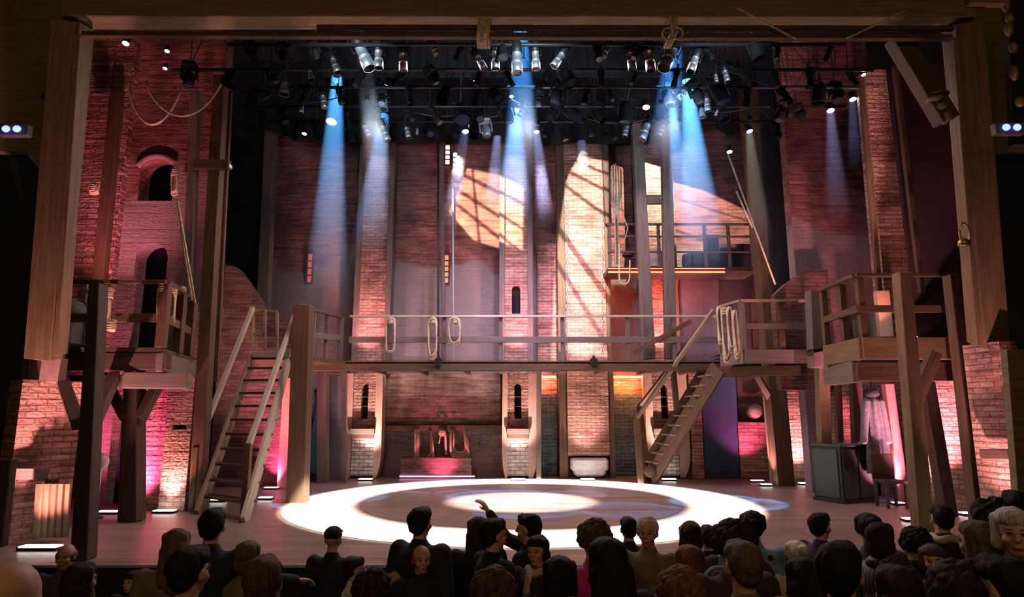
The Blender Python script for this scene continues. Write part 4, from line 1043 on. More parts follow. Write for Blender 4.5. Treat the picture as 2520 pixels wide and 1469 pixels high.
# ---- middle right gallery
DM = 12.5; e = empty('side_gallery', 'middle gallery on the right where the right staircase arrives', 'gallery', (X(1880, 880, DM), CAMY + DM, 0))
zm_ = Z(862, DM)
c0 = W(1776, 880, 13.3); c1 = W(1832, 880, DM); c2 = W(1990, 880, DM); c3 = W(2085, 880, 11.6)
pl = [(c0.x, c0.y), (c1.x, c1.y), (c2.x, c2.y), (c3.x, c3.y)]
m = MB(); back = [(c3.x, CAMY + 13.2), (c0.x, CAMY + 13.95)]
allp = pl + back
m.quad([(x, y, zm_) for x, y in allp]); m.quad([(x, y, zm_ - .07) for x, y in allp[::-1]])
part(m, 'deck', WDK, e)
for (p, q) in zip(pl, pl[1:]):
    part(MB().beam((p[0], p[1], zm_ - .12), (q[0], q[1], zm_ - .12), .26, .09, side=(0, 0, 1)), 'fascia_beam', WDG, e, .008)
part(MB().beam((pl[0][0], pl[0][1] + .25, zm_ - .36), (pl[2][0], pl[2][1] + .3, zm_ - .36), .2, .2, side=(0, 0, 1)), 'under_beam', WD, e, .008)
zrr = Z(740, DM)
for (p, q) in zip(pl[:3], pl[1:3]): pass
def rails(e, pl, zd, zr, zm2, mr, mm):
    for (p, q) in zip(pl, pl[1:]):
        d = (Vector((*q, 0)) - Vector((*p, 0))).normalized(); nn = Vector((-d.y, d.x, 0))
        part(MB().beam((*p, zr), (*q, zr), .10, .05, side=nn), 'top_rail', mr, e, .004)
        part(MB().beam((*p, zm2), (*q, zm2), .05, .11, side=nn), 'mid_rail', mm, e, .004)
rails(e, pl[:3], zm_, zrr, Z(803, DM), WDL, WDG)
for t, wq in ((0, .1), (.5, .08), (1, .1)):
    p = Vector((*pl[0], 0)).lerp(Vector((*pl[1], 0)), t); part(MB().beam((p.x, p.y, zm_), (p.x, p.y, zrr - .03), wq, wq), 'rail_post', WDG, e, .004)
for px in (1858, 1925, 1990):
    q = X(px, 800, DM); part(MB().beam((q, CAMY + DM + .06, zm_), (q, CAMY + DM + .06, zrr - .03), .10, .10), 'rail_post', WD, e, .004)
post('short round topped grey post at the end of the middle right gallery', 2012, 905, 2004, 718, 12.0, wpx=34, mat=WDG)
# ropes massed on the stair corner
for i, (px, y0, y1, wp, d, lab) in enumerate(((1768, 757, 850, 12, 13.2, 'first'), (1780, 758, 892, 16, 13.0, 'second'), (1793, 757, 870, 14, 12.8, 'third'), (1806, 765, 888, 12, 12.65, 'fourth'))):
    coil(px, y0, y1, d, wp, 'pale rope coil massed at the top of the right stairs, %s from the left' % lab, 3, i == 1, 'ropes at the top of the right staircase')

# ---- right platform (near)
DX = 10.0; e = empty('side_gallery', 'near right gallery with a heavy plank rail beside the proscenium', 'gallery', (X(2200, 850, DX), CAMY + DX, 0))
zx = Z(832, DX); xr = X(2400, 850, DX)
k0 = W(2030, 850, 11.3); k1 = W(2120, 850, DX); 
pl2 = [(k0.x, k0.y), (k1.x, k1.y), (xr, CAMY + DX)]
m = MB(); allp = pl2 + [(xr, CAMY + 11.1), (k0.x, CAMY + 12.2)]
m.quad([(x, y, zx) for x, y in allp]); m.quad([(x, y, zx - .07) for x, y in allp[::-1]])
part(m, 'deck', WDK, e)
for (p, q) in zip(pl2, pl2[1:]):
    part(MB().beam((p[0], p[1], zx - .16), (q[0], q[1], zx - .16), .34, .09, side=(0, 0, 1)), 'fascia_beam', OLIVE, e, .008)
part(MB().beam((pl2[0][0] + .1, pl2[0][1] + .25, zx - .5), (pl2[1][0], pl2[1][1] + .25, zx - .5), .34, .1, side=(0, 0, 1)), 'under_beam', WDG, e, .008)
part(MB().beam((pl2[1][0], pl2[1][1] + .25, zx - .5), (pl2[2][0], pl2[2][1] + .25, zx - .5), .3, .1, side=(0, 0, 1)), 'under_beam', WD, e, .008)
zxr = Z(677, DX)
rails(e, pl2, zx, zxr, Z(760, DX), WD, WD)
for (px, d) in ((2035, 11.2), (2082, 10.6), (2128, DX), (2350, DX)):
    q = W(px, 800, d); part(MB().beam((q.x, q.y + .05, zx), (q.x, q.y + .05, zxr - .03), .10, .10), 'rail_post', WD, e, .004)
for (px, d, h) in ((2092, 11.0, .55), (2108, 10.9, .4), (2150, 10.6, .5)):
    q = W(px, 820, d); tag(MB().beam((q.x, q.y, zx), (q.x, q.y, zx + h), .07, .07).obj('short_stake', WDG, None, .004), 'short grey stake on the near right gallery, %s' % {2092: 'left one', 2108: 'the lower one', 2150: 'right one'}[px], 'stake')
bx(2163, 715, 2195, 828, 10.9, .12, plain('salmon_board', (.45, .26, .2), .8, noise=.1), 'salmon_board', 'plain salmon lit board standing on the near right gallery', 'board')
uplight(Vector((X(2232, 800, 10.2), CAMY + 10.2, zx)), (1.0, .50, .48), 330, 'uplight on the near right gallery below the leaning pilaster', (-.13, .21), .25, deg=38)
uplight(Vector((X(2170, 800, 10.7), CAMY + 10.55, zx)), (1.0, .36, .26), 10, 'uplight below the plain salmon board', (.05, .2), .16, deg=80)
uplight(Vector((X(1895, 800, 13.6), CAMY + 13.4, zm_)), (1.0, .45, .50), 38, 'uplight on the middle right gallery at the foot of the leaning post', (-.05, .25), .2, deg=50)
# posts in front of and under the right galleries
post('tall olive post in front of the near right gallery, left of two', 2272, 1312, 2218, 672, 8.75, wpx=36, mat=OLIVE, wb=30)
post('tall brown post of the near right gallery, right of two', 2408, 1262, 2342, 678, 9.6, wpx=32, mat=WD, wb=30)
post('dark post under the near right gallery before the pink brick', 2330, 1246, 2275, 925, 10.4, wpx=30, mat=WDK)
tag(MB().beam(W(2243, 1010, 8.9), W(2300, 868, 8.9), .15, .14).obj('timber_brace', WD, None, .01), 'brace leaning right from the tall olive post', 'brace')
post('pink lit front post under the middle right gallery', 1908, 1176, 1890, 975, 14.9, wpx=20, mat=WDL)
post('dark rear post under the middle right gallery', 1925, 1178, 1915, 900, 15.0, wpx=24, mat=WD)
tag(MB().beam(W(1900, 990, 14.8), W(1852, 905, 13.6), .13, .12).obj('timber_brace', WD, None, .01), 'brace under the corner of the middle right gallery', 'brace')
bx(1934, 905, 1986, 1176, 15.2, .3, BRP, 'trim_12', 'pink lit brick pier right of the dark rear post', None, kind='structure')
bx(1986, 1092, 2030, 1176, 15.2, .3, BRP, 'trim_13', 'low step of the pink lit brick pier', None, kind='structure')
bx(1988, 900, 2030, 1092, 15.4, .1, WDK, 'boarded_panel', 'dark boards above the low step of the brick pier', 'panel')
for (px0, px1, d, wp, lab) in ((2032, 2022, 12.2, 26, 'olive post behind the left edge of the green cabinet'), (2070, 2060, 12.6, 14, 'slim post above the green cabinet, left one'), (2112, 2100, 12.4, 18, 'post above the green cabinet, right one'), (2142, 2128, 12.8, 10, 'thin stake between post and hanging grey coat')):
    post(lab, px0, 1200, px1, 905, d, wpx=wp, mat=OLIVE if wp > 20 else WD)
# pink brick behind, right lower
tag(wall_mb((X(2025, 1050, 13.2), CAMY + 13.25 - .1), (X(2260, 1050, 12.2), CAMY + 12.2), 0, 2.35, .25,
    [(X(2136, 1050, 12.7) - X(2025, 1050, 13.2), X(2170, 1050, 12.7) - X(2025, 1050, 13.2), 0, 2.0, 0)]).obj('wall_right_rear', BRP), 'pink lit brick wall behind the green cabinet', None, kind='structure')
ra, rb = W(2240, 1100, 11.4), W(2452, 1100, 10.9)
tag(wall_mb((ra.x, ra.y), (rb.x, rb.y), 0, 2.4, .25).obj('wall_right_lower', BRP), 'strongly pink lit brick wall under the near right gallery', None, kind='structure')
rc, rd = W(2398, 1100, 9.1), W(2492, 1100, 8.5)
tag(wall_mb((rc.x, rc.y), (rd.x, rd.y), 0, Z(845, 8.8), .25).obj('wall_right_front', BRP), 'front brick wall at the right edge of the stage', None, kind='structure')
tag(MB().beam(W(2420, 1118, 8.75), W(2492, 1118, 8.3), .13, .12, side=(0, 0, 1)).obj('guard_beam', WDK, None, .01), 'dark timber rail across the right front wall', 'beam')
poly_slab([(2478, 860), (2560, 860), (2560, 1400), (2520, 1400)], 7.3, .1, OLIVE_LIT, 'boarded_panel', 'olive boards at the far right edge beside the front wall', 'panel')
# pale curved timber beside the coat
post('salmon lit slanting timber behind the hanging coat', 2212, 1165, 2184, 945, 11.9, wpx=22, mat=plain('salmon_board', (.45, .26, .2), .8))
# hanging coat
e = empty('hanging_coat', 'long grey coat with a dark collar hanging behind the green cabinet', 'coat', W(2150, 960, 11.8))
CO = plain('grey_coat_cloth', (.11, .12, .12), .9, noise=.3)
m = MB(); rn = random.Random(2)
rings = []
for (py, wpx, dep) in ((975, 20, .09), (990, 38, .12), (1030, 44, .13), (1080, 46, .13), (1130, 58, .14), (1165, 62, .15)):
    c = W(2146 + (py - 975) * .12, py, 11.8); ww = wpx / 2 * 11.8 / F
    rings.append([c + Vector((ww * math.cos(t) * (1 + .07 * math.sin(7 * t)), dep * math.sin(t) * (1 + .15 * math.sin(9 * t)), 0)) for t in [2 * math.pi * k / 36 for k in range(36)]])
for A, Bq in zip(rings, rings[1:]):
    for k in range(36):
        k2 = (k + 1) % 36; m.quad([A[k], A[k2], Bq[k2], Bq[k]], None, 0, True)
m.quad(rings[0]); part(m, 'body', CO, e)
for sx in (-1, 1): part(MB().cap(W(2148 + sx * 18, 990, 11.75), W(2156 + sx * 30, 1085, 11.7), .075, .06), 'sleeve', CO, e)
part(MB().lathe([(.06, 0), (.13, .06), (.11, .14), (.07, .18)], W(2146, 980, 11.78), None, 16), 'collar', plain('black_green_wool', (.012, .018, .012), .95), e)
part(MB().tube([W(2143, 960, 11.8), W(2140, 905, 11.8)], .012, 6), 'hanger_hook', BLKM, e)
# green cabinet
e = empty('cabinet', 'dark green painted cabinet standing corner forward on the right of the stage', 'cabinet', FL(2110, 1240))
GR = plain('dark_green_paint', (.010, .022, .012), .55, noise=.35); GR2 = plain('lighter_green', (.035, .06, .04), .5)  # second green is lighter, for the cabinet's top and left side
c = e.location + Vector((.0, .42, 0)); Rz = Matrix.Rotation(math.radians(24), 3, 'Z')
part(MB().box(c + Vector((0, 0, .50)), (.80, .62, .94), Rz), 'carcass', GR, e, .008)
part(MB().box(c + Vector((0, 0, .985)), (.87, .69, .035), Rz), 'top', GR2, e, .006)
part(MB().box(c + Vector((0, 0, .03)), (.84, .66, .06), Rz), 'plinth', GR, e, .006)
for k in (-1, 1):
    part(MB().box(c + Rz @ Vector((k * .195, -.325, .5)), (.36, .02, .84), Rz), 'door', GR, e, .006)
part(MB().box(c + Rz @ Vector((-.41, 0, .5)), (.02, .5, .84), Rz), 'side_panel', GR2, e, .006)
# dark chair behind
e = empty('wooden_chair', 'small dark wooden chair at the right of the green cabinet', 'chair', GP(2200, 11.2))
p = e.location
part(MB().box(p + Vector((0, .1, .42)), (.38, .38, .05)), 'seat', WDK, e, .006)
part(MB().box(p + Vector((0, .29, .65)), (.38, .04, .42)), 'backrest', WDK, e, .006)
for sx in (-1, 1):
    for sy in (-.06, .26): part(MB().beam(p + Vector((sx * .16, sy, 0)), p + Vector((sx * .16, sy, .4)), .04, .04), 'leg', WDK, e)
# right uplights
uplight(GP(1886, 14.5), (1.0, .50, .55), 50, 'white uplight in front of the pink lit front post', (0.02, .25), .24)
uplight(GP(1862, 15.3, 1160), (1.0, .12, .34), 60, 'pink uplight by the low wall beside the blue doorway', (0, .4), .3, LENSP)
uplight(GP(1985, 14.75), (1.0, .40, .46), 90, 'uplight below the pink lit brick pier', (0, .25), .34)
uplight(GP(2205, 11.6, 1190), (1.0, .24, .40), 80, 'uplight beside the dark wooden chair', (-.1, .4), .2, LENSP)
uplight(GP(2238, 9.9), (1.0, .30, .36), 38, 'uplight at the foot of the tall olive post', (-.1, .5), .28)
uplight(GP(2290, 10.8), (1.0, .30, .42), 90, 'uplight hidden left of the dark post by the pink brick', (.1, .3), .2)
uplight(GP(2380, 10.45), (1.0, .34, .44), 170, 'uplight at the brightest patch of the pink brick', (-.05, .3), .3)
uplight(GP(2438, 8.3, 1260), (1.0, .42, .44), 60, 'uplight at the foot of the right front wall', (.2, .25), .3)
# rear uplights
for (px, py, dz, lab, pw) in ((900, 1174, 0, 'foot of the left whitewashed pillar', 60), (1275, 1166, 0, 'foot of the centre pillar', 60), (1446, 1153, 0, 'foot of the bright pilaster', 40), (1646, 1161, 0, 'foot of the pillar behind the right staircase', 50)):
    uplight(GP(px, 15.62, 1170), (1.0, .66, .60), pw * 1.7, 'uplight at the ' + lab, (0, .12), .34, deg=70)
for px, lab, pw in ((908, 'behind the gallery fascia at the left pillar', 60), (1268, 'behind the gallery fascia at the centre pillar', 60), (1624, 'behind the gallery fascia at the right pillar', 60), (1350, 'behind the gallery fascia at the low brick strip', 16), (1440, 'behind the gallery fascia at the bright pilaster', 12)):
    uplight(Vector((X(px, 880, DP), yP - .55, ZDK)), (1.0, .34, .34), pw, 'uplight ' + lab, (0, .3), .3, deg=75)
spot(W(1088, 1178, DB - 1.3), W(1088, 1080, DB - .2), 70, (1.0, .12, .32), 90, 1, .03, 'alcove_lamp')
# small orange strips under the gallery
for (p0, p1, lab) in ((1333, 1368, 'narrow'), (1508, 1584, 'wide')):
    xa, xb = X(p0, 905, DB - .5), X(p1, 905, DB - .5)
    tag(MB().box(((xa + xb) / 2, CAMY + DB - .5, ZDK - .22), (xb - xa, .06, .04)).obj('light_strip', plain('orange_led_strip', (1, .3, .1), .4, emit=(1, .25, .07), es=4)), '%s orange light strip hidden under the gallery' % lab, 'light strip')
    area(((xa + xb) / 2, CAMY + DB - .46, ZDK - .27), ((xa + xb) / 2, CAMY + DB - .1, ZDK - .7), 15 * (xb - xa), (1.0, .22, .06), xb - xa, .06, 'strip_lamp')
area(((X(1500, 670, DU) + X(1780, 670, DU)) / 2, yU + .1, zu - .12), ((X(1640, 670, DU)), yU + 1.2, zu - 1.2), 18, (1.0, .10, .04), 2.4, .05, 'strip_lamp')

# ================================================================== RIGHT STAIRCASE
e = empty('staircase', 'steep open timber staircase rising to the right in front of the rear wall', 'staircase', FL(1600, 1172))
n0, n1 = W(1602, 1160, 15.0), W(1768, 905, 13.4)      # near stringer
f0, f1 = W(1578, 1150, 15.7), W(1740, 905, 14.1)      # far stringer
n0.z = f0.z = .12
part(MB().beam(n0, n1, .36, .07, side=(0, 0, 1)), 'stringer', WD, e, .008)
part(MB().beam(f0, f1, .30, .07, side=(0, 0, 1)), 'stringer', WD, e, .008)
for i in range(11):
    t = (i + .6) / 11.3; p, q = n0.lerp(n1, t), f0.lerp(f1, t); q.z = p.z
    dx = (n1 - n0); dx.z = 0; dx.normalize()
    part(MB().beam(p, q, .25, .035, side=dx), 'tread', WDL, e, .004)
hA, hB = W(1566, 1030, 15.0), W(1757, 762, 13.2); gA, gB = W(1573, 1000, 15.7), W(1745, 780, 14.0)
part(MB().beam(hA, hB, .08, .08), 'handrail', WDL, e, .006)
part(MB().beam(gA, gB, .08, .08), 'handrail', WD, e, .006)
part(MB().beam((hA.x + .05, hA.y, 0), hA, .13, .12), 'newel', WD, e, .006)
part(MB().beam((gA.x + .12, gA.y - .2, 0), gA, .13, .12), 'newel', WD, e, .006)
part(MB().beam(W(1666, 1010, 14.5), W(1655, 900, 14.5), .12, .10), 'baluster', WD, e, .006)
part(MB().ell(W(1600, 1160, 14.9), (.16, .14, .14)), 'foot_wheel', WDK, e)

# ================================================================== LIGHTING RIG
pipes = {}
def pipe(py, d, px0, px1, lab):
    a, b = W(px0, py, d), W(px1, py, d)
    tag(MB().tube([a, b], .028, 10).obj('lighting_pipe', BLKM), lab, 'pipe'); pipes[round(d, 1)] = a.z
    for px in (px0 + 30, (px0 + px1) // 2, px1 - 30):
        pass
ROWS = [(8.8, 110, 560, 2080, 'front lighting pipe hanging just behind the header'), (9.8, 172, 420, 2150, 'second lighting pipe of the overhead rig'),
        (11.0, 215, 560, 2120, 'third lighting pipe of the overhead rig'), (12.3, 262, 600, 2080, 'fourth lighting pipe of the overhead rig'), (13.6, 300, 640, 2000, 'rearmost lighting pipe of the overhead rig')]
for d, py, p0, p1, lab in ROWS: pipe(py, d, p0, p1, lab)
def proto_ellipsoidal(bodym, tubem, lensm):
    e = lk('stage_spotlight', None); e.empty_display_size = .1
    m = MB(); m.lathe([(.02, .34), (.075, .33), (.095, .28), (.10, .12), (.085, .10)], n=20); part(m, 'lamp_housing', bodym, e)
    m = MB(); m.lathe([(.085, .10), (.078, .09), (.078, -.06), (.088, -.065), (.088, -.09), (.078, -.095)], n=20); part(m, 'barrel', tubem, e)
    m = MB(); m.lathe([(.070, -.095), (.070, -.12), (.092, -.125), (.092, -.27), (.087, -.275)], n=20, caps=False); part(m, 'lens_tube', tubem, e)
    m = MB(); m.lathe([(.001, -.268), (.086, -.268)], n=20); part(m, 'lens', lensm, e)
    m = MB()
    for sx in (-1, 1): m.box((sx * .125, 0, .17), (.012, .04, .30)); m.box((sx * .11, 0, .04), (.05, .02, .02))
    m.box((0, 0, .32), (.26, .04, .012)); part(m, 'yoke', BLKM, e)
    m = MB(); m.tube([(0, 0, .33), (0, 0, .42)], .014, 6); m.box((0, 0, .43), (.05, .06, .06)); part(m, 'clamp', BLKM, e)
    return e
def proto_parcan(bodym, lensm):
    e = lk('stage_floodlight', None)
    m = MB(); m.lathe([(.001, .225), (.03, .22), (.08, .20), (.10, .12), (.115, -.10), (.12, -.12), (.112, -.12)], n=20, caps=False); part(m, 'can', bodym, e)
    part(MB().lathe([(.001, -.10), (.112, -.10)], n=20), 'lens', lensm, e)
    m = MB()
    for sx in (-1, 1): m.box((sx * .135, 0, .12), (.01, .035, .26))
    m.box((0, 0, .25), (.28, .035, .01)); part(m, 'yoke', BLKM, e)
    return e
def proto_mover(bodym, lensm):
    e = lk('moving_light', None)
    part(MB().box((0, 0, .32), (.30, .26, .12), taper=.9), 'base', bodym, e, .02)
    for sx in (-1, 1): part(MB().box((sx * .15, 0, .14), (.045, .12, .32)), 'yoke_arm', bodym, e, .01)
    part(MB().lathe([(.001, .162), (.02, .16), (.09, .14), (.115, .04), (.115, -.10), (.10, -.17), (.093, -.17)], n=22, caps=False), 'head', bodym, e)
    part(MB().lathe([(.001, -.155), (.093, -.155)], n=22), 'lens', lensm, e)
    return e
DKB = plain('shaded_lamp_black', (.004, .004, .005), .85); DKB.node_tree.nodes['Principled BSDF'].inputs['Specular IOR Level'].default_value = .15  # near black copy, keeps these lamps in shade under the rig fill
PR = {'E': proto_ellipsoidal(BLKM, SILV, LENSD), 'K': proto_ellipsoidal(DKB, DKB, LENSD), 'N': proto_mover(DKB, LENSD), 'C': proto_parcan(GREYM, LENSD), 'L': proto_parcan(BLKM, LENSB), 'M': proto_mover(GREYM, LENSD), 'D': proto_parcan(DKB, LENSD)}
used_proto = set()
RODM = MB().tube([(0, 0, 0), (0, 0, 1)], .011, 6).mesh('drop_rod', [BLKM])
def fixture(k, px, py, d, lean, size, label, group=None, toward=0.0):
    if k in used_proto: e = ident_copy(PR[k])
    else: e = PR[k]; used_proto.add(k)
    tag(e, label, 'stage light', group)
    e.location = W(px, py, d); s_ = size / {'E': 105, 'K': 105, 'C': 60, 'L': 60, 'M': 90, 'N': 90, 'D': 60}[k] * d / 9.0
    e.scale = (s_, s_, s_)
    e.rotation_euler = (math.radians(toward), math.radians(-lean), random.Random(px * 31 + py).uniform(-.3, .3))
    Rm = e.rotation_euler.to_matrix(); topc = e.location + Rm @ Vector((0, 0, .30 * s_ if k not in 'CLD' else .24 * s_))
    r = lk('drop_rod', RODM); r.parent = e; r.location = (Rm.transposed() @ (topc - e.location)) / s_; r.rotation_euler = Rm.transposed().to_euler()
    r.scale = (1, 1, (10.5 - topc.z) / s_)
FX = [  # kind, px, py, d, lean, size, words
 ('E', 893, 130, 8.9, 24, 100, 'large bright spotlight leaning right beside the left blue beam, front row'),
 ('E', 932, 138, 8.9, 2, 70, 'upright bright spotlight just right of the large leaning one at the left'),
 ('E', 992, 145, 8.9, 2, 66, 'upright slim spotlight, second right of the left blue beam'),
 ('E', 1068, 118, 8.9, 22, 50, 'dim spotlight leaning right halfway to the header lashing'),
 ('E', 1180, 148, 8.9, 26, 56, 'slim spotlight leaning right just below the rope lashing'),
 ('E', 1219, 140, 8.9, 2, 66, 'upright bright spotlight left of the central blue beam'),
 ('E', 1272, 145, 8.8, 0, 84, 'large bright spotlight inside the central blue beam'),
 ('E', 1318, 140, 8.9, 3, 66, 'upright bright spotlight right of the central blue beam'),
 ('E', 1378, 142, 8.9, -32, 62, 'slim spotlight leaning left, right of the central beam'),
 ('E', 1492, 122, 8.9, -26, 50, 'dim spotlight leaning left below the middle of the header'),
 ('E', 1552, 143, 8.9, 4, 66, 'upright slim spotlight left of the right hand loop of rope'),
 ('E', 1598, 140, 8.9, 4, 76, 'upright bright spotlight below the double rope loop'),
 ('E', 1648, 135, 8.9, -26, 100, 'large bright spotlight leaning left inside the right blue beam'),
 ('E', 1708, 152, 8.9, -22, 66, 'bright spotlight leaning left, right of the right blue beam'),
 ('E', 1762, 190, 9.6, 2, 30, 'small spotlight right of the rope loop, upper of a pair'),
 ('E', 1786, 182, 9.6, 10, 44, 'rounded bright spotlight, lower of a pair at the upper right'),
 ('E', 765, 182, 9.8, 18, 42, 'small curved spotlight at upper left, second row'),
 ('E', 823, 155, 9.8, 20, 56, 'spotlight leaning right above the left blue beam, second row'),
 ('C', 700, 222, 11.0, 0, 34, 'pale grey floodlight can at the upper left of the rig'),
 ('E', 796, 245, 11.0, 12, 48, 'bright spotlight between the pale can and the left blue beam'),
 ('C', 829, 178, 10.6, 0, 26, 'bright floodlight cap above the narrow left blue beam'),
 ('L', 818, 290, 12.2, 0, 36, 'dazzling lit floodlight in the narrow left blue beam'),
 ('E', 742, 262, 11.2, 0, 34, 'dim vertical spotlight left of the left blue beam'),
 ('L', 750, 325, 12.6, 0, 16, 'small lit floodlight low at the left of the rig'),
 ('E', 900, 318, 12.6, 26, 44, 'slim spotlight leaning right low between the two left beams'),
 ('E', 945, 322, 12.4, 20, 56, 'bright spotlight leaning right at the head of a blue beam, rear row left'),
 ('C', 944, 260, 12.0, 0, 32, 'floodlight with bright rim above the rear left blue beam'),
 ('E', 1002, 322, 12.8, 16, 40, 'spotlight leaning right, second from the rear left blue beam'),
 ('E', 1027, 322, 12.9, 2, 22, 'tiny dim spotlight in the rear row left of centre'),
 ('L', 1145, 318, 12.8, 0, 22, 'lit floodlight at the head of the slanting blue beam above the slit windows'),
 ('M', 1196, 322, 12.6, 8, 46, 'bright round moving light in the rear row left of centre'),
 ('E', 1230, 277, 12.3, 26, 24, 'short bright spotlight stub left of the central beam, rear'),
 ('E', 1287, 268, 12.3, -26, 44, 'ribbed slim spotlight leaning left in the central beam, rear'),
 ('L', 1270, 266, 12.4, 0, 18, 'small lit floodlight in the middle of the central blue beam'),
 ('L', 1320, 320, 12.9, 0, 18, 'small lit floodlight right of the central blue beam, rear'),
 ('L', 1259, 234, 11.6, 0, 14, 'tiny lit lamp left side of the central blue beam'),
 ('E', 1541, 318, 12.9, -14, 44, 'spotlight leaning left in the rear row right of centre'),
 ('E', 1589, 318, 12.6, -22, 66, 'large bright spotlight leaning left in the rear row right of centre'),
 ('E', 1630, 318, 12.8, -24, 50, 'slim spotlight leaning left next to the right rear blue beam'),
 ('L', 1590, 258, 12.0, 0, 24, 'lit floodlight above the large rear spotlight at the right'),
 ('L', 1651, 221, 11.6, 0, 22, 'lit floodlight above the big moving light'),
 ('M', 1648, 244, 11.4, 0, 54, 'big moving light with round head between the two right blue beams'),
 ('E', 1678, 230, 11.2, -30, 44, 'bright spotlight leaning left at the head of the rightmost blue beam'),
 ('E', 1740, 252, 11.6, 4, 46, 'dim upright spotlight right of the rightmost blue beam'),
 ('C', 1728, 280, 12.0, 0, 24, 'small grey floodlight low right of the rightmost blue beam'),
 ('E', 1764, 276, 12.0, -22, 22, 'tiny spotlight leaning left far right of the blue beams'),
 ('L', 1843, 318, 12.9, 0, 20, 'lit floodlight above the leaning post at the right'),
 ('L', 1795, 369, 13.6, 0, 18, 'lowest lit floodlight on the right of the rig'),
 ('L', 2043, 266, 12.2, 0, 24, 'lit floodlight in front of the plum coloured wall, lower one'),
 ('L', 2097, 239, 11.6, 0, 22, 'lit floodlight in front of the plum coloured wall, upper one'),
 ('L', 2124, 181, 10.0, 0, 14, 'small lit lamp near the top of the leaning pilaster'),
 ('L', 565, 231, 11.4, 0, 14, 'small lit lamp near the top of the tall left post'),
 ('L', 311, 102, 8.9, 0, 22, 'small lit lamp under the left end of the header'),
 ('L', 412, 122, 9.2, 0, 16, 'small lit lamp above the rope swags'),
 ('L', 407, 165, 9.8, 0, 14, 'smallest lit lamp just above the rope swags'),
]
for k, px, py, d, lean, size, lab in FX: fixture(k, px, py, d, lean, size * (1.15 if k == 'L' else 1.12), lab, toward=(-20 if k == 'L' else random.Random(px).uniform(-10, 4)))
rn = random.Random(11); cnt = 0
G = {8.8: 'dark unlit lamps of the front lighting row', 9.8: 'dark unlit lamps of the second lighting row', 11.0: 'dark unlit lamps of the third lighting row', 12.3: 'dark unlit lamps of the fourth lighting row', 13.6: 'dark unlit lamps of the rear lighting row'}
for d, py, p0, p1, lab in ROWS:
    n = {8.8: 17, 9.8: 20, 11.0: 22, 12.3: 24, 13.6: 24}[d]
    for i in range(n):
        px = p0 + 20 + (p1 - p0 - 40) * (i + rn.uniform(.2, .8)) / n
        if px < 560 and d > 10: continue
        if any(abs(px - f[1]) < 16 and abs(py + 10 - f[2]) < 34 for f in FX): continue
        fixture(rn.choice('KKKDN'), int(px), int(py + 22), d + rn.uniform(-.1, .1), rn.uniform(-30, 30), rn.uniform(40, 62), 'dark lamp hanging unlit in the %s of the overhead rig' % {8.8: 'front row', 9.8: 'second row', 11.0: 'third row', 12.3: 'fourth row', 13.6: 'rear row'}[d], G[d], rn.uniform(-30, 10)); cnt += 1
# cables looped between the pipes
for i, (px0, px1, py, d, sag) in enumerate(((1020, 1160, 276, 12.3, 10), (1160, 1240, 280, 12.3, 8), (1440, 1600, 290, 12.4, 14), (700, 830, 240, 11.2, 12), (1700, 1850, 262, 12.0, 14))):
    pts = [W(px0 + (px1 - px0) * k / 10, py + sag * 4 * (k / 10) * (1 - k / 10), d) for k in range(11)]
    tag(MB().tube(pts, .012, 5).obj('rig_cable', BLKM), 'black cable sagging in the rig, %s' % ('left of the central beam', 'just left of the central beam below the lamps', 'left of the right hand moving light', 'near the pale can at the left', 'right of the rightmost beam')[i], 'cable')

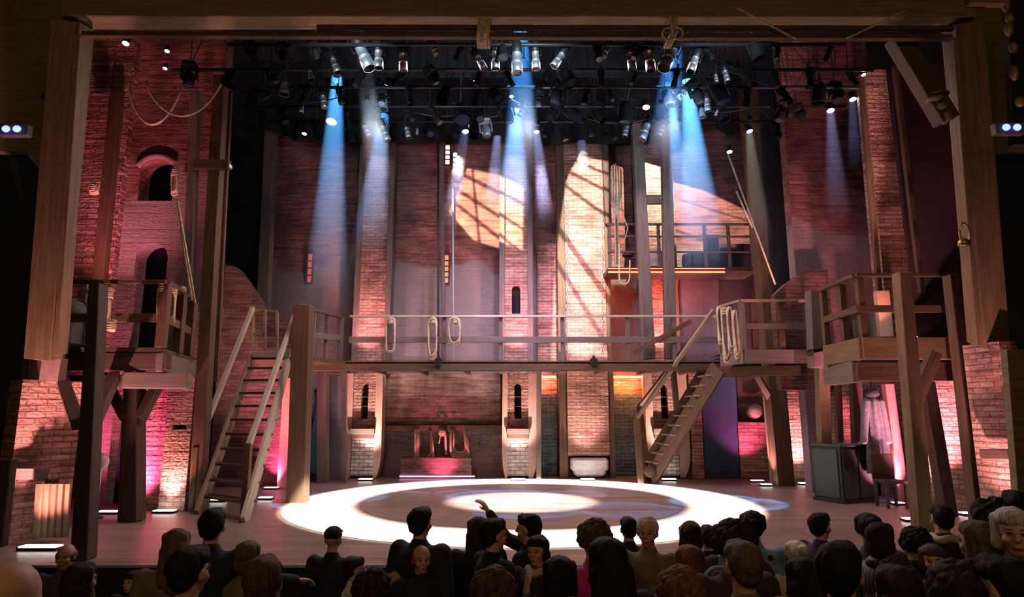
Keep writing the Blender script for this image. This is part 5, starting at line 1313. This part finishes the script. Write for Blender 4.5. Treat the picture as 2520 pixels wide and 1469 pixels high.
# ================================================================== HAZE IN THE BEAMS
def haze_beam(px0, py0, w0, px1, py1, w1, d, color, power, dens, label, fade=1.0):
    a, b = W(px0, py0, d), W(px1, py1, d); L = (b - a).length; dr = (b - a).normalized()
    r0, r1 = w0 * .62 * d / F, w1 * .66 * d / F
    up = L * r0 / max(r1 - r0, .02); up = min(up, 3.0); apex = a - dr * up
    half = math.atan2(r1, L + up)
    m = MB(); m.lathe([(r0 * 1.02, 0), (r1 * 1.02, -L)], n=28); o = m.obj('light_beam_haze', None)
    o.data.materials.clear()
    mt = bpy.data.materials.new('haze'); mt.use_nodes = True; nt = mt.node_tree; nt.nodes.clear()
    out = N(nt, 'ShaderNodeOutputMaterial'); vs = N(nt, 'ShaderNodeVolumeScatter'); nt.links.new(vs.outputs[0], out.inputs['Volume'])
    vs.inputs['Color'].default_value = (0.9, 0.9, 0.95, 1); vs.inputs['Anisotropy'].default_value = 0.0
    tc = N(nt, 'ShaderNodeTexCoord'); sp = N(nt, 'ShaderNodeSeparateXYZ'); nt.links.new(tc.outputs['Object'], sp.inputs[0])
    def mm(op, x, y=None):
        n = N(nt, 'ShaderNodeMath', operation=op)
        for i, v in enumerate((x, y)):
            if v is None: continue
            if isinstance(v, (int, float)): n.inputs[i].default_value = v
            else: nt.links.new(v, n.inputs[i])
        return n.outputs[0]
    t = mm('DIVIDE', sp.outputs[2], -L)
    r = mm('SQRT', mm('ADD', mm('MULTIPLY', sp.outputs[0], sp.outputs[0]), mm('MULTIPLY', sp.outputs[1], sp.outputs[1])))
    rr = mm('DIVIDE', r, mm('ADD', mm('MULTIPLY', t, r1 - r0), r0))
    mr = N(nt, 'ShaderNodeMapRange', interpolation_type='SMOOTHSTEP'); nt.links.new(rr, mr.inputs[0])
    mr.inputs[1].default_value = .45; mr.inputs[2].default_value = 1.0; mr.inputs[3].default_value = 1; mr.inputs[4].default_value = 0
    f = N(nt, 'ShaderNodeMapRange', interpolation_type='SMOOTHSTEP'); nt.links.new(t, f.inputs[0])
    f.inputs[1].default_value = .5; f.inputs[2].default_value = 1.0; f.inputs[3].default_value = 1; f.inputs[4].default_value = 0
    nt.links.new(mm('MULTIPLY', mm('MULTIPLY', mr.outputs[0], f.outputs[0]), dens * 1.05), vs.inputs['Density'])
    o.data.materials.append(mt)
    o.location = a; o.rotation_euler = (b - a).to_track_quat('-Z', 'Y').to_euler()
    tag(o, label, 'haze', None, 'stuff')
    spot(apex, b, power * 4.0, color, math.degrees(half) * 2.1, .25, .015, 'beam_lamp')
BL = (0.03, 0.32, 1.0); BL2 = (0.09, 0.42, 1.0); LAV = (0.42, 0.48, 1.0)
BEAMS = [
 (829, 192, 26, 798, 800, 104, 11.8, BL2, 1500, .55, 'bright blue light beam falling left of the left brick pillar'),
 (884, 70, 30, 940, 480, 70, 11.0, BL, 1100, .5, 'deep blue light beam falling from the header at the left'),
 (943, 285, 28, 905, 640, 84, 12.6, BL2, 900, .4, 'pale blue light beam in front of the left brick pillar'),
 (1145, 325, 20, 1096, 600, 50, 12.9, LAV, 600, .25, 'thin slanting lavender beam above the slit windows'),
 (1281, 70, 34, 1285, 440, 92, 11.0, BL, 1100, .5, 'deep blue light beam at the centre of the stage'),
 (1270, 262, 26, 1262, 560, 90, 12.6, BL2, 900, .45, 'pale blue light beam low at the centre in front of the rear wall'),
 (1321, 322, 16, 1345, 560, 46, 13.0, LAV, 380, .4, 'faint lavender beam right of the centre beam'),
 (1224, 338, 20, 1210, 520, 44, 13.2, LAV, 300, .4, 'faint lavender beam left of the centre beam'),
 (1662, 80, 34, 1630, 420, 86, 11.0, BL, 1000, .5, 'deep blue beam falling left of the big moving light'),
 (1655, 266, 20, 1690, 600, 70, 12.4, BL2, 900, .45, 'blue beam under the big moving light'),
 (1690, 200, 24, 1738, 700, 116, 11.9, BL2, 1500, .5, 'long blue beam at the right in front of the grey posts'),
 (2043, 272, 18, 2064, 560, 60, 12.4, LAV, 130, .35, 'faint beam in front of the plum coloured wall, lower one'),
 (2097, 245, 16, 2104, 420, 34, 12.0, LAV, 90, .35, 'faint beam in front of the plum coloured wall, upper one'),
 (1843, 324, 18, 1878, 640, 60, 13.2, (.9, .85, .7), 110, .35, 'faint pale beam in front of the leaning right post'),
 (1431, 350, 22, 1436, 440, 34, 13.4, LAV, 120, .4, 'short faint beam over the bright pilaster'),
]
for b in BEAMS: haze_beam(*b)

# ================================================================== AUDIENCE
def remeshed(mb, name, vox, smooth=2):
    me = mb.mesh(name + '_raw', [], merge=False); o = bpy.data.objects.new(name + '_raw', me); COL.objects.link(o)
    r = o.modifiers.new('r', 'REMESH'); r.mode = 'VOXEL'; r.voxel_size = vox; r.use_smooth_shade = True
    s_ = o.modifiers.new('s', 'SMOOTH'); s_.iterations = smooth; s_.factor = .5
    dg = bpy.context.evaluated_depsgraph_get(); ev = o.evaluated_get(dg)
    out = bpy.data.meshes.new_from_object(ev); out.name = name
    bpy.data.objects.remove(o); bpy.data.meshes.remove(me)
    return out
ARMS = {
 'down': [((-.195, 0, 1.42), (-.255, -.03, 1.14), (-.235, .05, .90)), ((.195, 0, 1.42), (.255, -.03, 1.14), (.235, .05, .90))],
 'read': [((-.195, 0, 1.42), (-.25, .03, 1.15), (-.09, .27, 1.17)), ((.195, 0, 1.42), (.25, .03, 1.15), (.09, .27, 1.17))],
 'raise': [((-.195, 0, 1.42), (-.25, -.02, 1.14), (-.22, .08, .92)), ((.195, 0, 1.42), (.21, .27, 1.50), (.15, .42, 1.73))],
 'side': [((-.195, 0, 1.42), (-.25, -.02, 1.14), (-.20, .10, .93)), ((.195, 0, 1.42), (.40, .04, 1.26), (.56, .18, 1.22))],
}
def arm_hand(m, sh, el, wr, sx, r=1.0, hand=True, cut=1.0):
    sh, el, wr = Vector(sh), Vector(el), Vector(wr)
    m.cap(sh, el, .052 * r, .042 * r, 12); m.cap(el, el.lerp(wr, cut), .042 * r, .030 * r, 12)
    if hand:
        d = (wr - el).normalized(); s_ = Vector((1, 0, 0)) if abs(d.x) < .8 else Vector((0, 0, 1)); s_ = (s_ - d * s_.dot(d)).normalized(); n = d.cross(s_)
        pc = wr + d * .06
        R = Matrix((s_, n, d)).transposed(); m.ell(pc, (.042, .018, .052), R, 12, 8)
        for i, (o_, L) in enumerate(((-.031, .055), (-.0105, .066), (.0105, .062), (.031, .048))):
            a = pc + s_ * o_ + d * .035; b = a + d * L * .55 + n * .012; c = b + d * L * .35 + n * .026
            m.cap(a, b, .0095, .0088, 8); m.cap(b, c, .0088, .0078, 8)
        a = pc + s_ * (-.030 * sx) - d * .025; b = a + s_ * (-.026 * sx) + d * .03 + n * .012; m.cap(a, b, .011, .010, 8); m.cap(b, b + d * .026 + n * .006, .010, .0085, 8)
def body_mb(pose):
    m = MB()
    m.ell((0, -.012, 1.66), (.077, .096, .090)); m.ell((0, .022, 1.603), (.058, .066, .078)); m.ell((0, .045, 1.545), (.034, .034, .026))
    m.cap((0, .082, 1.645), (0, .103, 1.612), .009, .014, 8)                      # nose
    m.ell((0, .083, 1.652), (.05, .014, .010)); m.ell((0, .082, 1.578), (.024, .012, .009)); m.ell((0, .078, 1.567), (.021, .012, .007))
    for sx in (-1, 1):
        m.ell((sx * .078, -.005, 1.625), (.012, .022, .032)); m.ell((sx * .042, .055, 1.605), (.022, .025, .022))
    m.cap((0, -.02, 1.44), (0, -.008, 1.57), .060, .052, 14)
    m.ell((0, -.005, 1.33), (.165, .10, .17)); m.ell((0, 0, 1.12), (.135, .095, .17)); m.ell((0, -.01, .97), (.155, .11, .12))
    m.cap((-.17, -.005, 1.415), (.17, -.005, 1.415), .052, .052, 12)
    for (sh, el, wr), sx in zip(ARMS[pose], (-1, 1)): arm_hand(m, sh, el, wr, sx)
    for sx in (-1, 1):
        m.cap((sx * .085, 0, .92), (sx * .095, .01, .50), .082, .052, 12); m.cap((sx * .095, .01, .50), (sx * .10, -.02, .10), .050, .036, 12)
        m.ell((sx * .10, .04, .05), (.04, .11, .04))
    return m
def coat_mb(pose, puffy=1.0):
    m = MB()
    m.ell((0, -.008, 1.33), (.195 * puffy, .135 * puffy, .16)); m.ell((0, -.005, 1.15), (.18 * puffy, .135 * puffy, .2)); m.ell((0, -.01, .96), (.19 * puffy, .14 * puffy, .17))
    m.cap((-.175, -.008, 1.405), (.175, -.008, 1.405), .066 * puffy, .066 * puffy, 12); m.cap((0, -.02, 1.40), (0, -.018, 1.475), .095, .074, 14)
    for (sh, el, wr), sx in zip(ARMS[pose], (-1, 1)): arm_hand(m, sh, el, wr, sx, 1.38 * puffy, False, .94)
    return m
BODY = {p: remeshed(body_mb(p), 'person_body', .0085) for p in ARMS}
COAT = {p: remeshed(coat_mb(p), 'jacket', .016, 3) for p in ARMS}
COAT['puffy'] = remeshed(coat_mb('down', 1.14), 'puffy_jacket', .018, 3)
m = MB()
for sx in (-1, 1): m.cap((sx * .088, 0, .93), (sx * .098, .01, .50), .100, .072, 12); m.cap((sx * .098, .01, .50), (sx * .10, -.015, .10), .070, .055, 12)
m.ell((0, -.01, .95), (.17, .125, .12)); TROU = remeshed(m, 'trousers', .018)
m = MB()
for sx in (-1, 1): m.ell((sx * .10, .04, .045), (.05, .14, .045), zmin=-1)
SHOE = remeshed(m, 'shoes', .012)
def hair_mb(k):
    m = MB(); rn = random.Random(k)
    m.ell((0, -.038, 1.668), (.086, .088, .094)); m.ell((0, -.005, 1.703), (.082, .098, .058))
    if k == 'short':
        m.ell((0, -.055, 1.615), (.070, .058, .06)); m.ell((0, .045, 1.728), (.055, .045, .028))
    if k in ('bob', 'long', 'ponytail', 'bun'):
        for sx in (-1, 1): m.cap((sx * .062, -.01, 1.70), (sx * .076, -.012, 1.57 if k in ('bob', 'long') else 1.64), .036, .030, 10)
    if k == 'bob':
        m.ell((0, -.055, 1.59), (.092, .066, .085))
    if k == 'long':
        m.cap((0, -.06, 1.62), (0, -.10, 1.36), .085, .07, 14); m.cap((-.06, -.05, 1.6), (-.07, -.09, 1.38), .05, .045); m.cap((.06, -.05, 1.6), (.07, -.09, 1.38), .05, .045)
    if k == 'bun': m.ell((0, -.12, 1.70), (.05, .045, .045)); m.ell((0, -.06, 1.62), (.07, .05, .06))
    if k == 'ponytail': m.cap((0, -.12, 1.68), (0, -.14, 1.48), .032, .022); m.ell((0, -.06, 1.62), (.07, .05, .06))
    if k == 'curly':
        for i in range(110):
            a, b = rn.uniform(0, 2 * math.pi), rn.uniform(-.45, 1)
            c = math.sqrt(1 - b * b); p = Vector((.095 * c * math.cos(a), -.03 + .10 * c * math.sin(a), 1.66 + .10 * b))
            if p.y > .045 and p.z < 1.70: continue
            m.ell(p, [rn.uniform(.026, .036)] * 3, None, 8, 6)
    if k == 'thin':
        m = MB(); m.ell((0, -.030, 1.674), (.090, .090, .093)); m.ell((0, -.05, 1.62), (.080, .060, .06))
        for sx in (-1, 1): m.ell((sx * .068, .005, 1.655), (.018, .035, .045))
    if k == 'receding':
        m = MB(); m.ell((0, -.060, 1.635), (.084, .062, .066))
        for sx in (-1, 1): m.ell((sx * .070, -.015, 1.64), (.018, .045, .035))
    if k == 'cap':
        m = MB(); m.ell((0, -.012, 1.69), (.088, .106, .078)); m.ell((0, .10, 1.70), (.06, .06, .012))
    return m
HAIR = {k: remeshed(hair_mb(k), 'hair_' + k, .008, 2) for k in ('short', 'bob', 'long', 'bun', 'ponytail', 'curly', 'thin', 'receding', 'cap')}
from mathutils import noise as mnoise
for k_, me_ in HAIR.items():
    if k_ == 'cap': continue
    nn_ = [v.normal.copy() for v in me_.vertices]
    for v, n_ in zip(me_.vertices, nn_):
        p = v.co; sc_ = Vector((p.x * 42, p.y * 42, p.z * (26 if k_ == 'curly' else 9)))
        v.co = p + n_ * ((.006 if k_ != 'curly' else .011) * mnoise.noise(sc_) + .005 * mnoise.noise(p * 14) + .002)
    me_.update()
def headband_mesh():
    m = MB(); m.tube([(.092 * math.cos(t), -.02 + .03 * math.sin(t) * 0 + .0, 1.672 + .098 * math.sin(t)) for t in [math.pi * k / 14 for k in range(-1, 16)]], .012, 8); return m.mesh('headband', [plain('x', (1, 1, 1))])
HB = headband_mesh()
m = MB(); m.tube([(.085 * math.cos(t), -.015 + .082 * math.sin(t), 1.475 + .012 * math.sin(3 * t)) for t in [2 * math.pi * k / 20 for k in range(20)]], .034, 8, closed=True); m.cap((.03, .09, 1.46), (.05, .13, 1.22), .03, .035); SCARF = m.mesh('scarf', [plain('x', (1, 1, 1))])
m = MB(); m.ell((0, -.19, 1.22), (.15, .09, .21)); m.cap((-.11, -.11, 1.43), (-.12, .09, 1.30), .022, .022); m.cap((.11, -.11, 1.43), (.12, .09, 1.30), .022, .022); PACK = remeshed(m, 'backpack', .014)
m = MB()
for sx in (-1, 1):
    m.ell((sx * .032, .078, 1.636), (.009, .007, .005), None, 10, 6); m.cap((sx * .018, .092, 1.660), (sx * .046, .080, 1.661), .0035, .003, 6)
EYES = m.mesh('eyes', [plain('eye_dark', (.02, .015, .012), .3)])
m = MB(); m.box((0, .092, 1.572), (.036, .012, .004)); LIPS = m.mesh('mouth', [plain('mouth_line', (.25, .08, .07), .5)])
SK = [plain('skin_a', (.52, .30, .21), .55), plain('skin_b', (.40, .22, .15), .55), plain('skin_c', (.60, .38, .29), .55)]
HC = {'black': (.008, .006, .006), 'dark': (.022, .013, .010), 'brown': (.07, .038, .022), 'grey': (.5, .48, .46), 'greybrown': (.10, .072, .052), 'blond': (.36, .26, .14), 'white': (.6, .57, .52), 'ginger': (.15, .06, .035)}
CC = {'black': (.008, .008, .010), 'navy': (.012, .014, .030), 'charcoal': (.025, .025, .026), 'green': (.012, .020, .012), 'pink': (.42, .02, .16), 'white': (.62, .60, .52), 'beige': (.15, .12, .085), 'blue': (.16, .27, .48),
      'purple': (.045, .012, .05), 'olive': (.05, .05, .02), 'brown': (.05, .03, .02), 'cream': (.45, .42, .32), 'stripe': (.05, .055, .045), 'rust': (.25, .10, .05)}
def cloth(name):
    if 'cloth_' + name in MATS: return MATS['cloth_' + name]
    if name != 'stripe': return plain('cloth_' + name, CC[name], .9, noise=.25)
    m, nt, b = nmat('cloth_stripe'); tc = N(nt, 'ShaderNodeTexCoord'); wv = N(nt, 'ShaderNodeTexWave', Scale=9.0, Distortion=1.5)
    nt.links.new(tc.outputs['Object'], wv.inputs['Vector']); c = ramp(nt, wv.outputs['Fac'], [(0.5, (.02, .02, .018)), (0.75, (.10, .10, .08))])
    nt.links.new(c, b.inputs['Base Color']); b.inputs['Roughness'].default_value = .5; MATS['cloth_stripe'] = m; return m
def hairmat(hc):
    k = 'hair_' + hc
    if k in MATS: return MATS[k]
    m, nt, b = nmat(k); tc = N(nt, 'ShaderNodeTexCoord'); mp = N(nt, 'ShaderNodeMapping'); mp.inputs['Scale'].default_value = (90, 90, 12)
    nt.links.new(tc.outputs['Object'], mp.inputs[0]); n = N(nt, 'ShaderNodeTexNoise', Scale=1.0, Detail=3.0); nt.links.new(mp.outputs[0], n.inputs['Vector'])
    c = HC[hc]; nt.links.new(ramp(nt, n.outputs['Fac'], [(.3, tuple(q * .55 for q in c)), (.7, tuple(min(1, q * 1.5) for q in c))]), b.inputs['Base Color'])
    b.inputs['Roughness'].default_value = .75; b.inputs['Specular IOR Level'].default_value = .25
    bp = N(nt, 'ShaderNodeBump', Strength=.7, Distance=.006); nt.links.new(n.outputs['Fac'], bp.inputs['Height']); nt.links.new(bp.outputs[0], b.inputs['Normal'])
    MATS[k] = m; return m
def child(name, mesh, mat, root):
    o = lk(name, mesh); o.parent = root
    if mat:
        if not mesh.materials: mesh.materials.append(mat)
        o.material_slots[0].link = 'OBJECT'; o.material_slots[0].material = mat
    return o
def person(px, pytop, wpx, face, hair, hc, coat, label, pose='down', puffy=False, skin=0, band=None, scarf=None, pack=None, lean=(0, 0), hw=.185):
    d = hw * F / wpx
    top = W(px, pytop, d); zf = zfl(d); hgt = top.z - zf
    s_ = hgt / 1.765
    root = lk('person', None); root.empty_display_size = .1
    tag(root, label, 'person')
    root.location = (top.x, top.y, zf); root.scale = (s_, s_, s_)
    root.rotation_euler = (math.radians(lean[0]), math.radians(lean[1]), math.radians(face))
    if lean != (0, 0):
        off = Matrix.Rotation(math.radians(face), 3, 'Z') @ (Matrix.Rotation(math.radians(lean[1]), 3, 'Y') @ (Matrix.Rotation(math.radians(lean[0]), 3, 'X') @ Vector((0, 0, hgt)))); root.location.x -= off.x; root.location.y -= off.y
    b = child('body', BODY[pose], SK[skin], root)
    child('eyes', EYES, None, root); child('mouth', LIPS, None, root)
    child('jacket', COAT['puffy' if puffy else pose], cloth(coat), root)
    child('trousers', TROU, plain('trouser_dark', (.015, .015, .02), .9), root)
    child('shoes', SHOE, plain('shoe_black', (.01, .01, .01), .5), root)
    if hair != 'bald': child('cap' if hair == 'cap' else 'hair', HAIR[hair], hairmat(hc) if hair != 'cap' else cloth('black'), root)
    if band: child('headband', HB, plain('band_' + band, {'teal': (.25, .62, .52), 'cream': (.5, .42, .3)}[band], .7), root)
    if scarf: child('scarf', SCARF, cloth(scarf), root)
    if pack: child('backpack', PACK, cloth(pack), root)
    return s_
AUD = [
 (527, 1248, 62, 5, 'short', 'black', 'green', 'person with short black hair and dark green coat, standing below the left staircase', dict(pose='side', puffy=False)),
 (38, 1368, 150, 10, 'bald', 'grey', 'beige', 'large bald person at the lower left corner seen from behind', dict(skin=0)),
 (165, 1335, 54, 190, 'receding', 'greybrown', 'olive', 'balding person facing the camera just below the left front uplight', dict(skin=1)),
 (205, 1380, 74, 340, 'bob', 'dark', 'charcoal', 'person with a dark bob next to the large bald head', {}),
 (326, 1404, 52, 170, 'long', 'black', 'black', 'person with long black hair looking back at the camera, lower left', dict(skin=2)),
 (436, 1298, 62, 30, 'long', 'greybrown', 'beige', 'person with long grey brown hair left of the short haired one in green', {}),
 (474, 1340, 92, -20, 'short', 'black', 'green', 'near person with black hair and green jacket in front of the left staircase', {}),
 (612, 1328, 62, 0, 'bob', 'greybrown', 'beige', 'person with grey brown hair bob behind the brown haired near one on the left', {}),
 (650, 1364, 100, 15, 'short', 'brown', 'rust', 'near person with short brown hair and bare neck in a rust top', {}),
 (822, 1294, 50, -8, 'cap', 'dark', 'navy', 'person in a dark knit cap and navy coat with one arm out to the right', dict(pose='side')),
 (876, 1368, 54, -70, 'short', 'dark', 'white', 'person with dark hair in a white shirt looking right below the outstretched arm', dict(pose='read')),
 (916, 1402, 80, 10, 'curly', 'dark', 'black', 'person with curly dark hair in front of the white shirt', {}),
 (1037, 1245, 56, -25, 'short', 'black', 'navy', 'tall person in a navy hooded jacket in front of the white ring, left of centre', dict(puffy=True)),
 (1038, 1338, 58, 200, 'receding', 'ginger', 'black', 'balding ginger person facing the camera below the navy jacket', dict(skin=0)),
 (976, 1402, 56, 20, 'bob', 'blond', 'cream', 'blond person in a cream jacket left of the balding ginger one', {}),
 (1176, 1270, 52, 10, 'long', 'dark', 'black', 'person with long straight dark hair left of the centre pair', {}),
 (1216, 1273, 60, -60, 'short', 'black', 'black', 'person with dark fringe in profile looking right at the centre', dict(pose='read')),
 (1143, 1404, 46, 165, 'bob', 'black', 'charcoal', 'small face turned to the camera low left of centre', dict(skin=2)),
 (1299, 1262, 54, 70, 'short', 'black', 'charcoal', 'person raising a hand towards the stage at the centre', dict(pose='raise')),
 (1322, 1316, 58, 150, 'bob', 'black', 'charcoal', 'person with a light scarf and black hair in front of the raised hand', dict(scarf='cream')),
 (1213, 1398, 90, 0, 'curly', 'brown', 'brown', 'near person with full brown hair at the lower centre', {}),
 (1376, 1365, 84, 10, 'bob', 'black', 'white', 'person with black bob in a white coat at the lower centre', {}),
 (1458, 1281, 66, 15, 'curly', 'brown', 'pink', 'person with round brown hair in a bright pink top', {}),
 (1492, 1318, 92, 20, 'long', 'black', 'black', 'near person with long black hair before the pink top', dict(puffy=True)),
 (1545, 1270, 46, 10, 'short', 'black', 'charcoal', 'person with black hair left of the grey haired man', {}),
 (1592, 1269, 56, 160, 'thin', 'grey', 'beige', 'grey haired person in a beige jacket facing the camera', dict(skin=0)),
 (1697, 1284, 54, 0, 'bob', 'dark', 'brown', 'person with a cream headband right of the grey haired man', dict(band='cream')),
 (1694, 1338, 72, 15, 'long', 'ginger', 'rust', 'person with long ginger brown hair below the cream headband', {}),
 (1741, 1290, 50, 0, 'short', 'dark', 'black', 'person with dark hair between headband and broad brown head', {}),
 (1795, 1283, 78, 5, 'curly', 'dark', 'brown', 'person with broad dark brown hair in front of the right of the ring', {}),
 (1850, 1254, 56, -15, 'ponytail', 'black', 'blue', 'person in a light blue shirt with a purple backpack at right end of the ring', dict(pack='purple')),
 (1822, 1326, 92, 10, 'short', 'greybrown', 'beige', 'near person with greyish brown hair left of the light blue shirt', {}),
 (1763, 1396, 76, 0, 'bob', 'brown', 'brown', 'person with a teal headband low right of centre', dict(band='teal')),
 (1668, 1398, 92, 0, 'curly', 'ginger', 'rust', 'near person with reddish hair at the bottom right of centre', {}),
 (1956, 1328, 58, 10, 'bun', 'white', 'cream', 'white haired person right of the light blue shirt', {}),
 (1972, 1366, 86, 5, 'long', 'black', 'black', 'near person with long black hair below the white haired one', {}),
 (2017, 1260, 50, -60, 'short', 'black', 'purple', 'person with dark hair in profile looking right before the cabinet', {}),
 (2062, 1328, 108, -40, 'short', 'black', 'black', 'large near head with short black hair turned to the right', {}),
 (2133, 1260, 58, -10, 'bun', 'black', 'olive', 'person with dark hair in a bun below the green cabinet', {}),
 (2166, 1283, 62, -65, 'bob', 'dark', 'stripe', 'person with a dark brown bob and striped scarf looking right', dict(scarf='stripe')),
 (2243, 1300, 58, 20, 'curly', 'black', 'black', 'person with curly black hair right of the striped scarf', {}),
 (2292, 1338, 62, 150, 'bob', 'greybrown', 'charcoal', 'person with light brown hair facing the camera on the right', dict(skin=2)),
 (2312, 1240, 50, 0, 'short', 'black', 'black', 'person in a dark coat with a pale scarf under the tall olive post', dict(scarf='cream')),
 (2418, 1216, 68, 35, 'curly', 'black', 'black', 'person with a big head of black hair stooping at the right', dict(lean=(-8, -10))),
 (2400, 1277, 78, 20, 'bob', 'greybrown', 'charcoal', 'person with grey brown bob before the stooping one', {}),
 (2490, 1204, 46, 0, 'short', 'black', 'charcoal', 'person with short black hair before the right front wall', {}),
 (2488, 1246, 82, 150, 'bob', 'grey', 'black', 'grey haired person in black facing the camera at the right edge', dict(skin=0)),
 (2198, 1385, 100, 10, 'long', 'dark', 'olive', 'near person with long dark hair and olive coat, lower right', {}),
 (2345, 1386, 112, 0, 'curly', 'dark', 'olive', 'large near head of dark curly hair at the lower right', {}),
 (2462, 1362, 118, 25, 'short', 'black', 'black', 'large near person in black at the lower right corner', dict(puffy=True)),
]
ss = []
for a in AUD: ss.append(round(person(*a[:8], **a[8]), 2))
